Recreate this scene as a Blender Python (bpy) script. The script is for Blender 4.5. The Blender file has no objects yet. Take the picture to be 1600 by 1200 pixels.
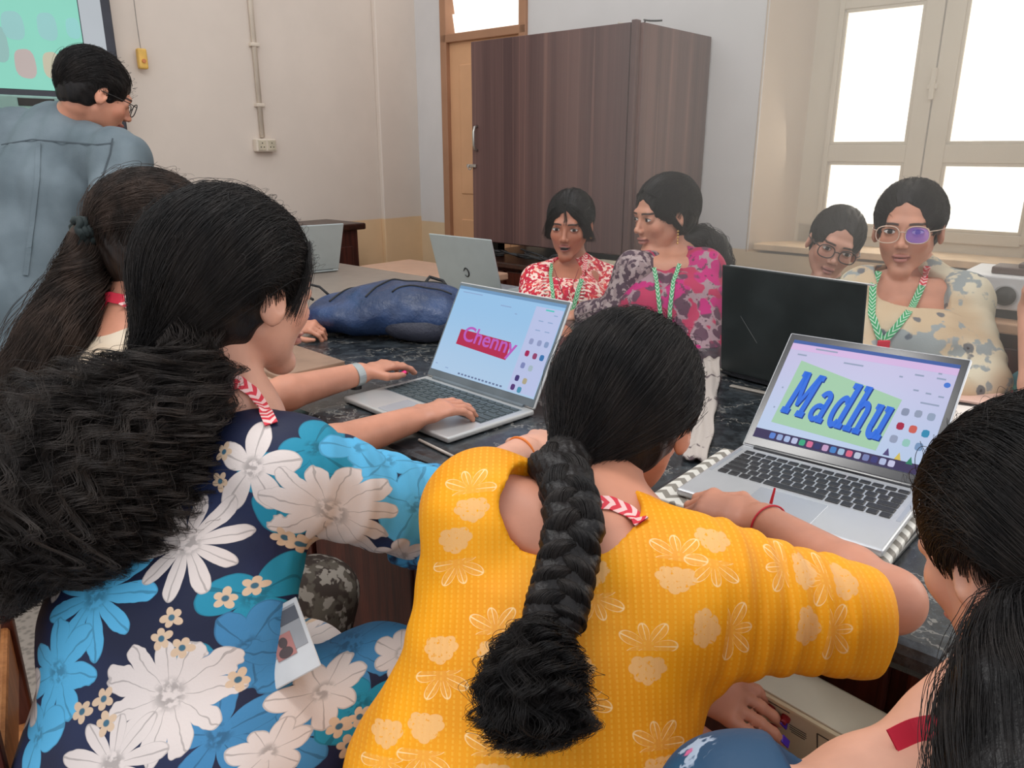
import bpy, bmesh, math, random
import numpy as np
from mathutils import Vector, Matrix

random.seed(7)
rng = np.random.default_rng(7)
C = bpy.context.scene.collection
SC = bpy.context.scene

# ------------------------------------------------------------------ camera, world, light, exposure
CAMZ, PITCH, FPX = 1.31, math.radians(17.0), 1200.0
cam_d = bpy.data.cameras.new('camera'); cam = bpy.data.objects.new('camera', cam_d); C.objects.link(cam)
cam.location = (0, 0, CAMZ); cam.rotation_euler = (math.radians(90) - PITCH, 0, 0)
cam_d.sensor_width = 36; cam_d.lens = 36 * FPX / 1600; cam_d.clip_start = 0.05
SC.camera = cam
SC.view_settings.view_transform = 'Standard'; SC.view_settings.look = 'None'
SC.view_settings.gamma = 1; SC.view_settings.use_curve_mapping = False
SC.view_settings.exposure = 0.15
w = bpy.data.worlds.new('room_daylight'); SC.world = w; w.use_nodes = True
bgn = w.node_tree.nodes['Background']; bgn.inputs[0].default_value = (0.93, 0.95, 1.0, 1); bgn.inputs[1].default_value = 1.15
A_ = Vector((-.746, .666, 0)); N_ = Vector((.666, .746, 0)); S_ = -A_        # S_: along the window wall to the right; N_: towards it


def SN(s, n, z=0.0):
    return S_ * s + N_ * n + Vector((0, 0, z))


def area(name, loc, direction, sx, sy, power, col):
    l = bpy.data.lights.new(name, 'AREA'); l.shape = 'RECTANGLE'; l.size = sx; l.size_y = sy
    l.energy = power; l.color = col
    o = bpy.data.objects.new(name, l); C.objects.link(o); o.location = loc
    o.rotation_euler = Vector(direction).to_track_quat('-Z', 'Z').to_euler()
    return o


area('window_daylight', SN(-.93, 3.50, 1.45), -N_ + Vector((0, 0, -.12)), .8, 1.0, 3.5, (1, .93, .82))
area('side_window_daylight', SN(1.1, 3.0, 1.7), -N_ + Vector((0, 0, -.25)), 1.6, 1.4, 30, (1, .95, .88))
area('ceiling_tube_light', (-.5, 1.2, 3.0), (0, .12, -1), 1.3, .3, 22, (1, .98, .95))


def P(px, py, D):
    u, v = px - 800.0, py - 600.0
    c, s = math.cos(PITCH), math.sin(PITCH)
    return Vector((u, FPX * c - v * s, -(v * c + FPX * s))) * (D / FPX) + Vector((0, 0, CAMZ))


def PZ(px, py, z):
    d = P(px, py, 1.0) - Vector((0, 0, CAMZ))
    return d * ((z - CAMZ) / d.z) + Vector((0, 0, CAMZ))


# ------------------------------------------------------------------ node helpers
class V:
    def __init__(s, nt, k): s.nt = nt; s.k = k
    def m(s, op, b=None, c=None):
        n = s.nt.nodes.new('ShaderNodeMath'); n.operation = op; s.nt.links.new(s.k, n.inputs[0])
        for i, q in ((1, b), (2, c)):
            if q is None: continue
            if isinstance(q, V): s.nt.links.new(q.k, n.inputs[i])
            else: n.inputs[i].default_value = q
        return V(s.nt, n.outputs[0])
    def __add__(s, b): return s.m('ADD', b)
    def __sub__(s, b): return s.m('SUBTRACT', b)
    def __mul__(s, b): return s.m('MULTIPLY', b)
    def __truediv__(s, b): return s.m('DIVIDE', b)
    def __neg__(s): return s.m('MULTIPLY', -1.0)
    def abs(s): return s.m('ABSOLUTE')
    def pw(s, b): return s.m('POWER', b)
    def gt(s, b): return s.m('GREATER_THAN', b)
    def lt(s, b): return s.m('LESS_THAN', b)
    def sm(s, a, b):                                   # smooth 0..1 while s goes a..b
        n = s.nt.nodes.new('ShaderNodeMapRange'); n.interpolation_type = 'SMOOTHSTEP'
        s.nt.links.new(s.k, n.inputs[0]); n.inputs[1].default_value = a; n.inputs[2].default_value = b
        return V(s.nt, n.outputs[0])


class Mat:
    def __init__(s, name, rough=.6, spec=.5, metal=0.0):
        s.m = bpy.data.materials.new(name); s.m.use_nodes = True; s.nt = s.m.node_tree
        s.b = s.nt.nodes['Principled BSDF']
        s.b.inputs['Roughness'].default_value = rough; s.b.inputs['Metallic'].default_value = metal
        s.b.inputs['Specular IOR Level'].default_value = spec
    def n(s, t): return s.nt.nodes.new('ShaderNode' + t)
    def link(s, a, b): s.nt.links.new(a, b)
    def attr(s, name):
        a = s.n('Attribute'); a.attribute_name = name; return a.outputs['Vector']
    def coord(s): return s.n('TexCoord').outputs['Object']
    def xyz(s, k):
        q = s.n('SeparateXYZ'); s.link(k, q.inputs[0]); return [V(s.nt, q.outputs[i]) for i in range(3)]
    def noise(s, k, scale, detail=3, rough=.5, stretch=None):
        if stretch:
            mp = s.n('Mapping'); mp.inputs['Scale'].default_value = stretch; s.link(k, mp.inputs[0]); k = mp.outputs[0]
        q = s.n('TexNoise'); q.inputs['Scale'].default_value = scale; q.inputs['Detail'].default_value = detail
        q.inputs['Roughness'].default_value = rough; s.link(k, q.inputs[0]); return V(s.nt, q.outputs[0])
    def voro(s, k, scale, feature='F1', out=0):
        q = s.n('TexVoronoi'); q.feature = feature; q.inputs['Scale'].default_value = scale; s.link(k, q.inputs[0]); return V(s.nt, q.outputs[out])
    def rgb(s, c):
        q = s.n('RGB'); q.outputs[0].default_value = (*c, 1); return q.outputs[0]
    def mix(s, fac, a, b):
        q = s.n('Mix'); q.data_type = 'RGBA'
        if isinstance(fac, V): s.link(fac.k, q.inputs[0])
        else: q.inputs[0].default_value = fac
        for i, c in ((6, a), (7, b)):
            if isinstance(c, tuple): q.inputs[i].default_value = (*c, 1)
            else: s.link(c, q.inputs[i])
        return q.outputs[2]
    def col(s, k):
        if isinstance(k, tuple): s.b.inputs['Base Color'].default_value = (*k, 1)
        else: s.link(k, s.b.inputs['Base Color'])
    def emit(s, k, st):
        if isinstance(k, tuple): s.b.inputs['Emission Color'].default_value = (*k, 1)
        else: s.link(k, s.b.inputs['Emission Color'])
        s.b.inputs['Emission Strength'].default_value = st
    def rough(s, v): s.link(v.k, s.b.inputs['Roughness'])
    def bump(s, v, dist=.002, st=.5):
        q = s.n('Bump'); q.inputs['Strength'].default_value = st; q.inputs['Distance'].default_value = dist
        s.link(v.k, q.inputs['Height']); s.link(q.outputs[0], s.b.inputs['Normal'])


def L(r, g, b):                                         # sRGB 0-255 -> linear
    f = lambda c: (c / 12.92 if c <= .04045 else ((c + .055) / 1.055) ** 2.4)
    return (f(r / 255), f(g / 255), f(b / 255))


def simple(name, col, rough=.6, spec=.5, metal=0.0, var=.12, scale=14, bump=0, em=0):
    M = Mat(name, rough, spec, metal); k = M.coord(); nz = M.noise(k, scale, 4)
    a = tuple(c * (1 - var) for c in col); b = tuple(min(1, c * (1 + var)) for c in col)
    c = M.mix(nz.sm(.3, .7), a, b); M.col(c)
    if bump: M.bump(M.noise(k, scale * 6, 3), bump)
    if em: M.emit(c, em)
    return M.m


def glow(name, col, st):
    M = Mat(name, .5); nz = M.noise(M.coord(), 6, 2); c = M.mix(nz.sm(.2, .8), tuple(x * .96 for x in col), col)
    M.col(tuple(x * .08 for x in col)); M.b.inputs['Specular IOR Level'].default_value = .12; M.emit(c, st * .88); return M.m


def wood(name, c1, c2, rough=.45, scale=5, axis='z', streak=1.0):
    M = Mat(name, rough); k = M.coord()
    st = {'z': (9, 9, .55), 'x': (.55, 9, 9), 'y': (9, .55, 9)}[axis]
    a = M.noise(k, scale, 5, .6, st); b = M.noise(k, scale * 5, 3, .6, st)
    M.col(M.mix((a * .7 + b * .3).sm(.36, .64), c1, c2)); M.bump(b, .0006); return M.m


# ------------------------------------------------------------------ object helpers
def link(name, me, m, parent=None):
    o = bpy.data.objects.new(name, me); C.objects.link(o)
    if m is not None: me.materials.clear(); me.materials.append(m)
    if parent is not None: o.parent = parent
    return o


def thing(name, label, cat, loc=(0, 0, 0), rz=0.0, group=None):
    o = bpy.data.objects.new(name, None); C.objects.link(o); o.location = loc; o.rotation_euler = (0, 0, rz)
    o.empty_display_size = .05; o['label'] = label; o['category'] = cat
    if group: o['group'] = group
    return o


def tag(o, label, cat, group=None):
    o['label'] = label; o['category'] = cat
    if group: o['group'] = group
    return o


def struct(o, label=None):
    o['kind'] = 'structure'
    if label: o['label'] = label
    return o


class MB:
    """collects boxes, quads and tubes in one bmesh"""
    def __init__(s): s.bm = bmesh.new()
    def box(s, c, d, M=None, bev=0.0, seg=2):
        b = bmesh.new(); bmesh.ops.create_cube(b, size=1.0)
        for v in b.verts: v.co = Vector((v.co.x * d[0], v.co.y * d[1], v.co.z * d[2]))
        if bev: bmesh.ops.bevel(b, geom=list(b.edges), offset=bev, segments=seg, affect='EDGES', profile=.5)
        T = Matrix.Translation(Vector(c)) @ (M.to_4x4() if M is not None else Matrix.Identity(4))
        for v in b.verts: v.co = T @ v.co
        s.merge(b); return s
    def merge(s, b):
        me = bpy.data.meshes.new('t'); b.to_mesh(me); b.free(); s.bm.from_mesh(me); bpy.data.meshes.remove(me)
    def cyl(s, a, b_, r, r2=None, n=16, cap=True):
        a = Vector(a); b_ = Vector(b_); d = b_ - a; q = bmesh.new()
        bmesh.ops.create_cone(q, cap_ends=cap, segments=n, radius1=r, radius2=r if r2 is None else r2, depth=d.length)
        T = Matrix.Translation((a + b_) / 2) @ d.to_track_quat('Z', 'Y').to_matrix().to_4x4()
        for v in q.verts: v.co = T @ v.co
        s.merge(q); return s
    def tube(s, pts, r, n=8, closed=False, flat=1.0, up=None):
        pts = [Vector(p) for p in pts]; m = len(pts); rings = []
        u = None
        for i, p in enumerate(pts):
            t = (pts[(i + 1) % m] - pts[i - 1]) if closed else (pts[min(i + 1, m - 1)] - pts[max(i - 1, 0)])
            t.normalize()
            if up is not None: u = Vector(up) - t * Vector(up).dot(t)
            elif u is None: u = t.orthogonal()
            else: u = u - t * u.dot(t)
            u.normalize(); w_ = t.cross(u); rr = r[i] if isinstance(r, (list, tuple)) else r
            rings.append([s.bm.verts.new(p + u * math.cos(2 * math.pi * j / n) * rr * flat + w_ * math.sin(2 * math.pi * j / n) * rr) for j in range(n)])
        for i in range(m if closed else m - 1):
            a, b = rings[i], rings[(i + 1) % m]
            for j in range(n): s.bm.faces.new((a[j], a[(j + 1) % n], b[(j + 1) % n], b[j]))
        if not closed:
            s.bm.faces.new(rings[0][::-1]); s.bm.faces.new(rings[-1])
        return s
    def poly(s, pts, z0, z1):                            # extruded outline in XY
        a = [s.bm.verts.new((x, y, z0)) for x, y in pts]; b = [s.bm.verts.new((x, y, z1)) for x, y in pts]
        m = len(pts); s.bm.faces.new(b)
        s.bm.faces.new(a[::-1])
        for i in range(m): s.bm.faces.new((a[i], a[(i + 1) % m], b[(i + 1) % m], b[i]))
        return s
    def lathe(s, prof, M=None, n=24):
        M = M or Matrix.Identity(4); rings = []
        for r, z in prof: rings.append([s.bm.verts.new(M @ Vector((r * math.cos(2 * math.pi * j / n), r * math.sin(2 * math.pi * j / n), z))) for j in range(n)])
        for a, b in zip(rings, rings[1:]):
            for j in range(n): s.bm.faces.new((a[j], a[(j + 1) % n], b[(j + 1) % n], b[j]))
        s.bm.faces.new(rings[0][::-1]); s.bm.faces.new(rings[-1]); return s
    def mesh(s, name='m', smooth=False):
        bmesh.ops.recalc_face_normals(s.bm, faces=s.bm.faces)
        me = bpy.data.meshes.new(name); s.bm.to_mesh(me); s.bm.free()
        if smooth:
            for p in me.polygons: p.use_smooth = True
        return me
    def obj(s, name, m, parent=None, smooth=False): return link(name, s.mesh(name, smooth), m, parent)


def frame(x, y=None, z=(0, 0, 1)):
    z = Vector(z).normalized(); x = Vector(x); x = (x - z * x.dot(z)).normalized(); y = z.cross(x)
    return Matrix((x, y, z)).transposed()


# ------------------------------------------------------------------ signed distance modelling (surface nets)
def A3(v): return np.array(v, dtype=np.float32)


class SD:
    def __init__(s): s.p = []; s.lo = []; s.hi = []; s.disp = None; s.k = .01
    def _b(s, pts, r):
        for q in pts: s.lo.append(np.array(q) - r); s.hi.append(np.array(q) + r)
    def seg(s, a, b, ra, rb=None, k=None, op='u'):
        rb = ra if rb is None else rb; a, b = A3(a), A3(b)
        def f(X):
            d = b - a; h = np.clip((X - a) @ d / max(float(d @ d), 1e-12), 0, 1)
            q = X - a - h[:, None] * d
            return np.sqrt(np.einsum('ij,ij->i', q, q)) - (ra + (rb - ra) * h)
        s.p.append((f, s.k if k is None else k, op))
        if op == 'u': s._b((a, b), max(ra, rb))
        return s
    def chain(s, pts, rs, k=None):
        for i in range(len(pts) - 1): s.seg(pts[i], pts[i + 1], rs[i], rs[i + 1], k)
        return s
    def eseg(s, a, b, r1, r2, side, k=None, op='u', ends=1.0):
        a, b = A3(a), A3(b); d = b - a; ln = float(np.linalg.norm(d)); t = d / ln
        sd = A3(side); sd = sd - t * (sd @ t); sd /= np.linalg.norm(sd); fw = np.cross(t, sd)
        def f(X):
            q = X - a; al = q @ t; h = np.clip(al / ln, 0, 1)
            rx = r1[0] + (r2[0] - r1[0]) * h; ry = r1[1] + (r2[1] - r1[1]) * h
            ov = al - h * ln; rz = np.minimum(rx, ry) * ends
            x, y = q @ sd, q @ fw
            k0 = np.sqrt((x / rx) ** 2 + (y / ry) ** 2 + (ov / rz) ** 2)
            k1 = np.sqrt((x / rx ** 2) ** 2 + (y / ry ** 2) ** 2 + (ov / rz ** 2) ** 2) + 1e-6
            return np.where(k0 < .3, -(1 - k0) * rz, k0 * (k0 - 1) / k1)
        s.p.append((f, s.k if k is None else k, op)); 
        if op == 'u': s._b((a, b), max(r1 + r2))
        return s
    def loft(s, pts, rs, side, k=None):
        for i in range(len(pts) - 1): s.eseg(pts[i], pts[i + 1], rs[i], rs[i + 1], side, k)
        return s
    def ell(s, c, r, R=None, k=None, op='u'):
        c, r_ = A3(c), A3(r); R_ = None if R is None else np.array(R, dtype=np.float32)
        def f(X):
            q = X - c
            if R_ is not None: q = q @ R_
            k0 = np.sqrt(((q / r_) ** 2).sum(1)); k1 = np.sqrt(((q / r_ ** 2) ** 2).sum(1)) + 1e-6
            return np.where(k0 < .3, -(1 - k0) * r_.min(), k0 * (k0 - 1) / k1)
        s.p.append((f, s.k if k is None else k, op))
        if op == 'u': s._b((c,), float(r_.max()))
        return s
    def plane(s, c, n, k=.004):                         # keeps the side the normal points away from
        c, n = A3(c), A3(Vector(n).normalized())
        s.p.append((lambda X: -((X - c) @ n), k, 's')); return s
    def local(s, other, pos, R, k=None):                # another SD given in a local frame
        pos = A3(pos); R = np.array(R, dtype=np.float32)
        s.p.append((lambda X: other.ev((X - pos) @ R), s.k if k is None else k, 'u'))
        lo, hi = np.min(other.lo, 0), np.max(other.hi, 0)
        rr = float(np.max(np.abs([lo, hi]))) * 1.25; s._b((pos,), rr); return s
    def ev(s, X):
        d = np.full(len(X), 9.0, np.float32)
        for f, k, op in s.p:
            e = f(X).astype(np.float32)
            if op == 's': e = -e; dd = -d
            else: dd = d
            if op == 's':                                # smooth max(d, -e)
                h = np.maximum(k - np.abs(d - e), 0) / k; d = np.maximum(d, e) + h * h * k * .25
            else:
                h = np.maximum(k - np.abs(d - e), 0) / k; d = np.minimum(d, e) - h * h * k * .25
        if s.disp is not None: d = d + s.disp(X).astype(np.float32)
        return d
    def mesh(s, vox, B=6, clip=None, proj=True):
        lo = np.min(s.lo, 0) - vox * 3; hi = np.max(s.hi, 0) + vox * 3
        if clip is not None: lo = np.maximum(lo, clip[0]); hi = np.minimum(hi, clip[1])
        nb = np.ceil((hi - lo) / (vox * B)).astype(int) + 1
        g = np.stack(np.meshgrid(*[np.arange(n) for n in nb], indexing='ij'), -1).reshape(-1, 3)
        ctr = (lo + (g + .5) * B * vox - .5 * vox).astype(np.float32)
        d = s.ev(ctr); act = np.abs(d) < B * vox * .87 * 1.7 + vox * 2
        F = np.empty(tuple(nb * B), np.float32)
        F6 = F.reshape(nb[0], B, nb[1], B, nb[2], B).transpose(0, 2, 4, 1, 3, 5)
        sg = np.where(d < 0, -1, 1).astype(np.float32).reshape(tuple(nb))
        F6[...] = sg[..., None, None, None]
        off = np.stack(np.meshgrid(*[np.arange(B)] * 3, indexing='ij'), -1).reshape(-1, 3)
        ga = g[act]; out = np.empty((len(ga), B ** 3), np.float32)
        for i in range(0, len(ga), 4000):
            gg = ga[i:i + 4000]
            pts = (lo + (gg[:, None, :] * B + off[None]) * vox).reshape(-1, 3).astype(np.float32)
            out[i:i + 4000] = s.ev(pts).reshape(len(gg), -1)
        F6[ga[:, 0], ga[:, 1], ga[:, 2]] = out.reshape(-1, B, B, B)
        S = F < 0; u8 = S.view(np.uint8)
        sl = [slice(None, -1), slice(1, None)]
        cnt = np.zeros(tuple(n - 1 for n in F.shape), np.uint8)
        for i in (0, 1):
            for j in (0, 1):
                for k in (0, 1): cnt += u8[sl[i], sl[j], sl[k]]
        cells = np.argwhere((cnt > 0) & (cnt < 8)); ids = np.full(cnt.shape, -1, np.int32)
        ids[cells[:, 0], cells[:, 1], cells[:, 2]] = np.arange(len(cells))
        acc = np.zeros((len(cells), 3)); num = np.zeros(len(cells))
        for ax in range(3):
            for a in (0, 1):
                for b in (0, 1):
                    o0 = [0, 0, 0]; o = [q for q in range(3) if q != ax]; o0[o[0]] = a; o0[o[1]] = b
                    o1 = list(o0); o1[ax] = 1
                    c0 = cells + o0; c1 = cells + o1
                    f0 = F[c0[:, 0], c0[:, 1], c0[:, 2]]; f1 = F[c1[:, 0], c1[:, 1], c1[:, 2]]
                    ok = (f0 < 0) != (f1 < 0)
                    t = np.where(ok, f0 / np.where(ok, f0 - f1, 1), 0)
                    q = cells + o0 + 0.0; q[:, ax] += t
                    acc[ok] += q[ok]; num[ok] += 1
        v = lo + acc / num[:, None] * vox
        quads = []
        for ax in range(3):
            o = [q for q in range(3) if q != ax]
            s0 = [slice(None)] * 3; s1 = [slice(None)] * 3; s0[ax] = slice(None, -1); s1[ax] = slice(1, None)
            for q in o: s0[q] = slice(1, -1); s1[q] = slice(1, -1)
            e0, e1 = S[tuple(s0)], S[tuple(s1)]
            e = np.argwhere(e0 != e1); base = e.copy(); base[:, o[0]] += 1; base[:, o[1]] += 1
            def cid(da, db):
                c = base.copy(); c[:, o[0]] += da; c[:, o[1]] += db; return ids[c[:, 0], c[:, 1], c[:, 2]]
            q = np.stack([cid(-1, -1), cid(0, -1), cid(0, 0), cid(-1, 0)], 1)
            fl = e0[e[:, 0], e[:, 1], e[:, 2]]
            if ax == 1: fl = ~fl
            q[~fl] = q[~fl][:, ::-1]; quads.append(q)
        q = np.concatenate(quads); q = q[(q >= 0).all(1)]
        if proj:
            X = v.astype(np.float32); h = vox * .5; d0 = s.ev(X)
            G = np.stack([(s.ev(X + A3(e) * h) - d0) / h for e in ((1, 0, 0), (0, 1, 0), (0, 0, 1))], 1)
            st = -(d0 / np.maximum((G ** 2).sum(1), .2))[:, None] * G
            nrm = np.linalg.norm(st, axis=1, keepdims=True); st *= np.minimum(1, vox * .6 / np.maximum(nrm, 1e-9))
            v = v + st
        return v, q


def np_mesh(name, v, q, smooth=True, attrs=None):
    me = bpy.data.meshes.new(name); n = q.shape[1]
    me.vertices.add(len(v)); me.vertices.foreach_set('co', np.asarray(v, np.float32).ravel())
    me.loops.add(q.size); me.loops.foreach_set('vertex_index', q.ravel().astype(np.int32))
    me.polygons.add(len(q)); me.polygons.foreach_set('loop_start', np.arange(0, q.size, n, dtype=np.int32))
    me.polygons.foreach_set('use_smooth', np.full(len(q), smooth))
    me.update(calc_edges=True)
    for k, a in (attrs or {}).items():
        at = me.attributes.new(k, 'FLOAT_VECTOR', 'POINT'); at.data.foreach_set('vector', np.asarray(a, np.float32).ravel())
    return me


def strands(name, pts, r0, r1, m, parent, org):
    """pts: array (count, k, 3) in world space -> one hair curves object"""
    n, k, _ = pts.shape
    hc = bpy.data.hair_curves.new(name); hc.add_curves([k] * n)
    hc.attributes['position'].data.foreach_set('vector', (pts - np.array(org)).astype(np.float32).ravel())
    rad = hc.attributes.get('radius') or hc.attributes.new('radius', 'FLOAT', 'POINT')
    rr = np.tile(np.linspace(r0, r1, k), n).astype(np.float32); rad.data.foreach_set('value', rr)
    o = bpy.data.objects.new(name, hc); C.objects.link(o); hc.materials.append(m); o.parent = parent; o['kind'] = 'stuff'
    return o

# ------------------------------------------------------------------ room
RM = frame(S_)


def bx(mb, s0, s1, n0, n1, z0, z1, bev=0.0):             # box given in wall coordinates
    return mb.box(SN((s0 + s1) / 2, (n0 + n1) / 2, (z0 + z1) / 2), (abs(s1 - s0), abs(n1 - n0), abs(z1 - z0)), RM, bev)


def wall_mat(name, upper, lower, zb=.90):
    M = Mat(name, .75, .25); k = M.coord(); x, y, z = M.xyz(k)
    nz = M.noise(k, 2.2, 5, .6); fine = M.noise(k, 30, 4)
    up = M.mix(nz.sm(.3, .75), tuple(c * .93 for c in upper), upper)
    lo = M.mix(nz.sm(.3, .75), tuple(c * .86 for c in lower), lower)
    edge = (z + (nz - .5) * .012).sm(zb - .004, zb + .004)
    M.col(M.mix(edge, lo, up)); M.bump(fine * .6 + nz * .4, .002, .25); return M.m


m_wall_l = wall_mat('left_wall_paint', L(222, 208, 194), L(232, 198, 156))
m_wall_r = wall_mat('window_wall_paint', L(214, 210, 206), L(222, 196, 160), .87)
m_reveal = wall_mat('reveal_paint', L(200, 182, 162), L(206, 178, 146), .87)
WL = 3.83                                               # left wall plane: A_ . p = WL
NR = 3.374                                              # window wall plane
CS = -WL                                                # corner in s
mb = MB(); bx(mb, CS - .2, 4.0, -3.0, 4.2, -.1, 0)
mf = Mat('floor_terrazzo', .5); kf = mf.coord(); mf.col(mf.mix(mf.voro(kf, 60).sm(.2, .6), L(120, 112, 104), L(150, 140, 130)))
struct(mb.obj('floor', mf.m), 'grey speckled floor under the benches')
mb = MB(); bx(mb, CS - .2, CS, -3.0, 4.2, 0, 3.2); struct(mb.obj('wall_left', m_wall_l), 'cream pink wall with tan lower band')
mb = MB(); bx(mb, CS, CS + .035, NR - .30, NR + .1, 0, 3.2, .006); struct(mb.obj('trim_1', m_wall_l), 'shallow pilaster in the room corner')
# window wall in pieces: strip by the corner, above/right of the door, beside the window
D0, D1 = -3.56, -2.90
mb = MB()
bx(mb, CS, D0, NR, NR + .2, 0, 3.2)
bx(mb, D0, D1, NR, NR + .2, 2.32, 3.2)
bx(mb, D1, -1.56, NR, NR + .2, 0, 3.2)
bx(mb, -.30, 4.0, NR, NR + .2, 0, 3.2)
bx(mb, -1.56, -.30, NR, NR + .2, 2.5, 3.2)
bx(mb, -1.56, -.30, NR, NR + .2, 0, .86)
bm_ = mb.bm
struct(mb.obj('wall_right', m_wall_r), 'pale grey window wall with cream lower band')
mb = MB()                                               # + sill
for s0, s1, t in ((-1.565, -1.43, 1), (-.30, -.42, -1)):
    a = [SN(s0, NR - .004), SN(s1, 3.62), SN(s1 - .2 * t, 3.66), SN(s0 - .02 * t, NR + .01)]
    vs = [[mb.bm.verts.new((p.x, p.y, z)) for p in a] for z in (.86, 2.52)]
    for i in range(4): mb.bm.faces.new((vs[0][i], vs[0][(i + 1) % 4], vs[1][(i + 1) % 4], vs[1][i]))
struct(mb.obj('trim_2', m_reveal), 'cream painted splayed side of the window opening')
m_sill = simple('sill_paint', L(214, 184, 148), .6, .3)
mb = MB(); bx(mb, -1.53, -.34, NR - .012, 3.70, .872, .90, .004); struct(mb.obj('trim_3', m_sill), 'cream window sill')

# ---- big window: two casements of two panes
m_wfr = simple('window_frame_paint', L(196, 182, 160), .55, .35, var=.03, scale=3)
def pane_mat(name, c, st):
    M = Mat(name, .15); k = M.coord(); nz = M.noise(k, 2.5, 3)
    e = M.mix(nz.sm(.35, .7), c, tuple(min(1, q * 1.05) for q in c)); M.col((.5, .5, .5)); M.emit(e, st); return M.m
m_pane = pane_mat('sunlit_frosted_pane', (1, .96, .86), 1.35)
win = thing('window_1', 'large cream framed casement window with four blown out frosted panes', 'window', SN(-.93, 3.62, .9)); win['kind'] = 'structure'; del win['category']
def wpart(name, mb_, m, par, org, smooth=False):
    o = mb_.obj(name, m, par, smooth); o.data.transform(Matrix.Translation(-Vector(org))); return o
WO = win.location
mb = MB()
bx(mb, -1.50, -1.325, 3.60, 3.70, .88, 2.52, .005); bx(mb, -.53, -.36, 3.60, 3.70, .88, 2.52, .005)
bx(mb, -1.43, -.36, 3.60, 3.70, .88, .985, .005); bx(mb, -1.43, -.36, 3.60, 3.70, 2.42, 2.52, .005)
wpart('window_frame', mb, m_wfr, win, WO)
for (s0, s1) in ((-1.345, -.935), (-.93, -.52)):
    mb = MB(); a, b = (s0, s1)
    p0, p1 = (-1.322, -1.004) if s0 < -1 else (-.858, -.541)
    bx(mb, a, p0, 3.585, 3.625, .95, 2.45, .004); bx(mb, p1, b, 3.585, 3.625, .95, 2.45, .004)
    for z0, z1 in ((.94, .985), (1.256, 1.329), (1.872, 1.97), (2.38, 2.45)): bx(mb, p0 - .002, p1 + .002, 3.587, 3.623, z0, z1, .004)
    sash = wpart('casement', mb, m_wfr, win, WO)
    for z0, z1 in ((.985, 1.256), (1.329, 1.872), (1.97, 2.38)):
        mb = MB(); bx(mb, p0 - .006, p1 + .006, 3.606, 3.612, z0 - .006, z1 + .006); wpart('pane', mb, m_pane, sash, WO)
        mb = MB(); t = .012
        for q in ((p0, p0 + t, z0, z1), (p1 - t, p1, z0, z1), (p0, p1, z0, z0 + t), (p0, p1, z1 - t, z1)): bx(mb, q[0], q[1], 3.590, 3.606, q[2], q[3], .002)
        wpart('glazing_bead', mb, m_wfr, sash, WO)
m_dark = simple('dark_metal', (.03, .028, .026), .4, .5, .6)
mb = MB(); bx(mb, -.945, -.925, 3.565, 3.59, 1.50, 1.62, .004); bx(mb, -.955, -.915, 3.57, 3.588, 1.54, 1.56, .003); wpart('window_latch', mb, m_wfr, win, WO)

# ---- door with a lit fanlight behind the wardrobe
m_door = simple('door_paint', L(214, 164, 122), .5, .4, var=.06, scale=3)
m_dfr = simple('door_frame_paint', L(168, 124, 94), .5, .4, var=.08, scale=4)
dr = thing('door_1', 'peach painted door with a bright fanlight above, half hidden by the tall cupboard', 'door', SN(-3.2, NR, 0)); dr['kind'] = 'structure'; del dr['category']
DO = dr.location
mb = MB()
bx(mb, D0, D0 + .05, NR - .02, NR + .1, 0, 2.32, .004); bx(mb, D1 - .05, D1, NR - .02, NR + .1, 0, 2.32, .004)
bx(mb, D0, D1, NR - .02, NR + .1, 1.90, 1.945, .004); bx(mb, D0, D1, NR - .02, NR + .1, 2.27, 2.32, .004)
wpart('door_frame', mb, m_dfr, dr, DO)
mb = MB(); bx(mb, D0 + .05, D1 - .05, NR + .01, NR + .05, .01, 1.90); bx(mb, D0 + .13, D1 - .13, NR + .004, NR + .02, 1.05, 1.78, .006); bx(mb, D0 + .13, D1 - .13, NR + .004, NR + .02, .15, .9, .006)
wpart('door_leaf', mb, m_door, dr, DO)
m_fan = pane_mat('fanlight_glass', (1, .93, .82), 1.0)
for i in range(3):
    z0 = 1.95 + i * .108
    mb = MB(); mb.box(SN((D0 + D1) / 2, NR + .05, z0 + .052), (D1 - D0 - .1, .004, .112), RM @ Matrix.Rotation(.18, 3, 'X')); wpart('louvre', mb, m_fan, dr, DO)

# ---- things on the left wall
m_ivory = simple('ivory_plastic', L(214, 200, 182), .45, .4, var=.05)
def onleft(px, py, off=0.0):
    d = P(px, py, 1) - Vector((0, 0, CAMZ)); t = (WL - off) / d.dot(A_); return d * t + Vector((0, 0, CAMZ))
def leftbox(mb_, p, sx, sy, sz, bev=.003): return mb_.box(p, (sy, sx, sz), RM, bev)    # sx along the wall (N_), sy out of it
p1 = onleft(411, 225, .012); p0 = Vector((p1.x, p1.y, 3.1))
cd = thing('cable_conduit', 'cream surface conduit running down the left wall to a socket box', 'conduit', (p1.x, p1.y, 1.4))
mb = MB(); mb.cyl((0, 0, -.03), (0, 0, 1.7), .0125, n=14); mb.obj('pipe', m_ivory, cd, True)
for z in (.13, .42, .9):
    mb = MB(); leftbox(mb, (0, 0, z), .05, .03, .018, .004); mb.obj('clip', m_ivory, cd)
sb = thing('socket_box', 'cream double socket box at the foot of the conduit', 'socket', onleft(414, 227, .02))
mb = MB(); leftbox(mb, (0, 0, 0), .118, .04, .066, .006); mb.obj('box', m_ivory, sb)
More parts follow.
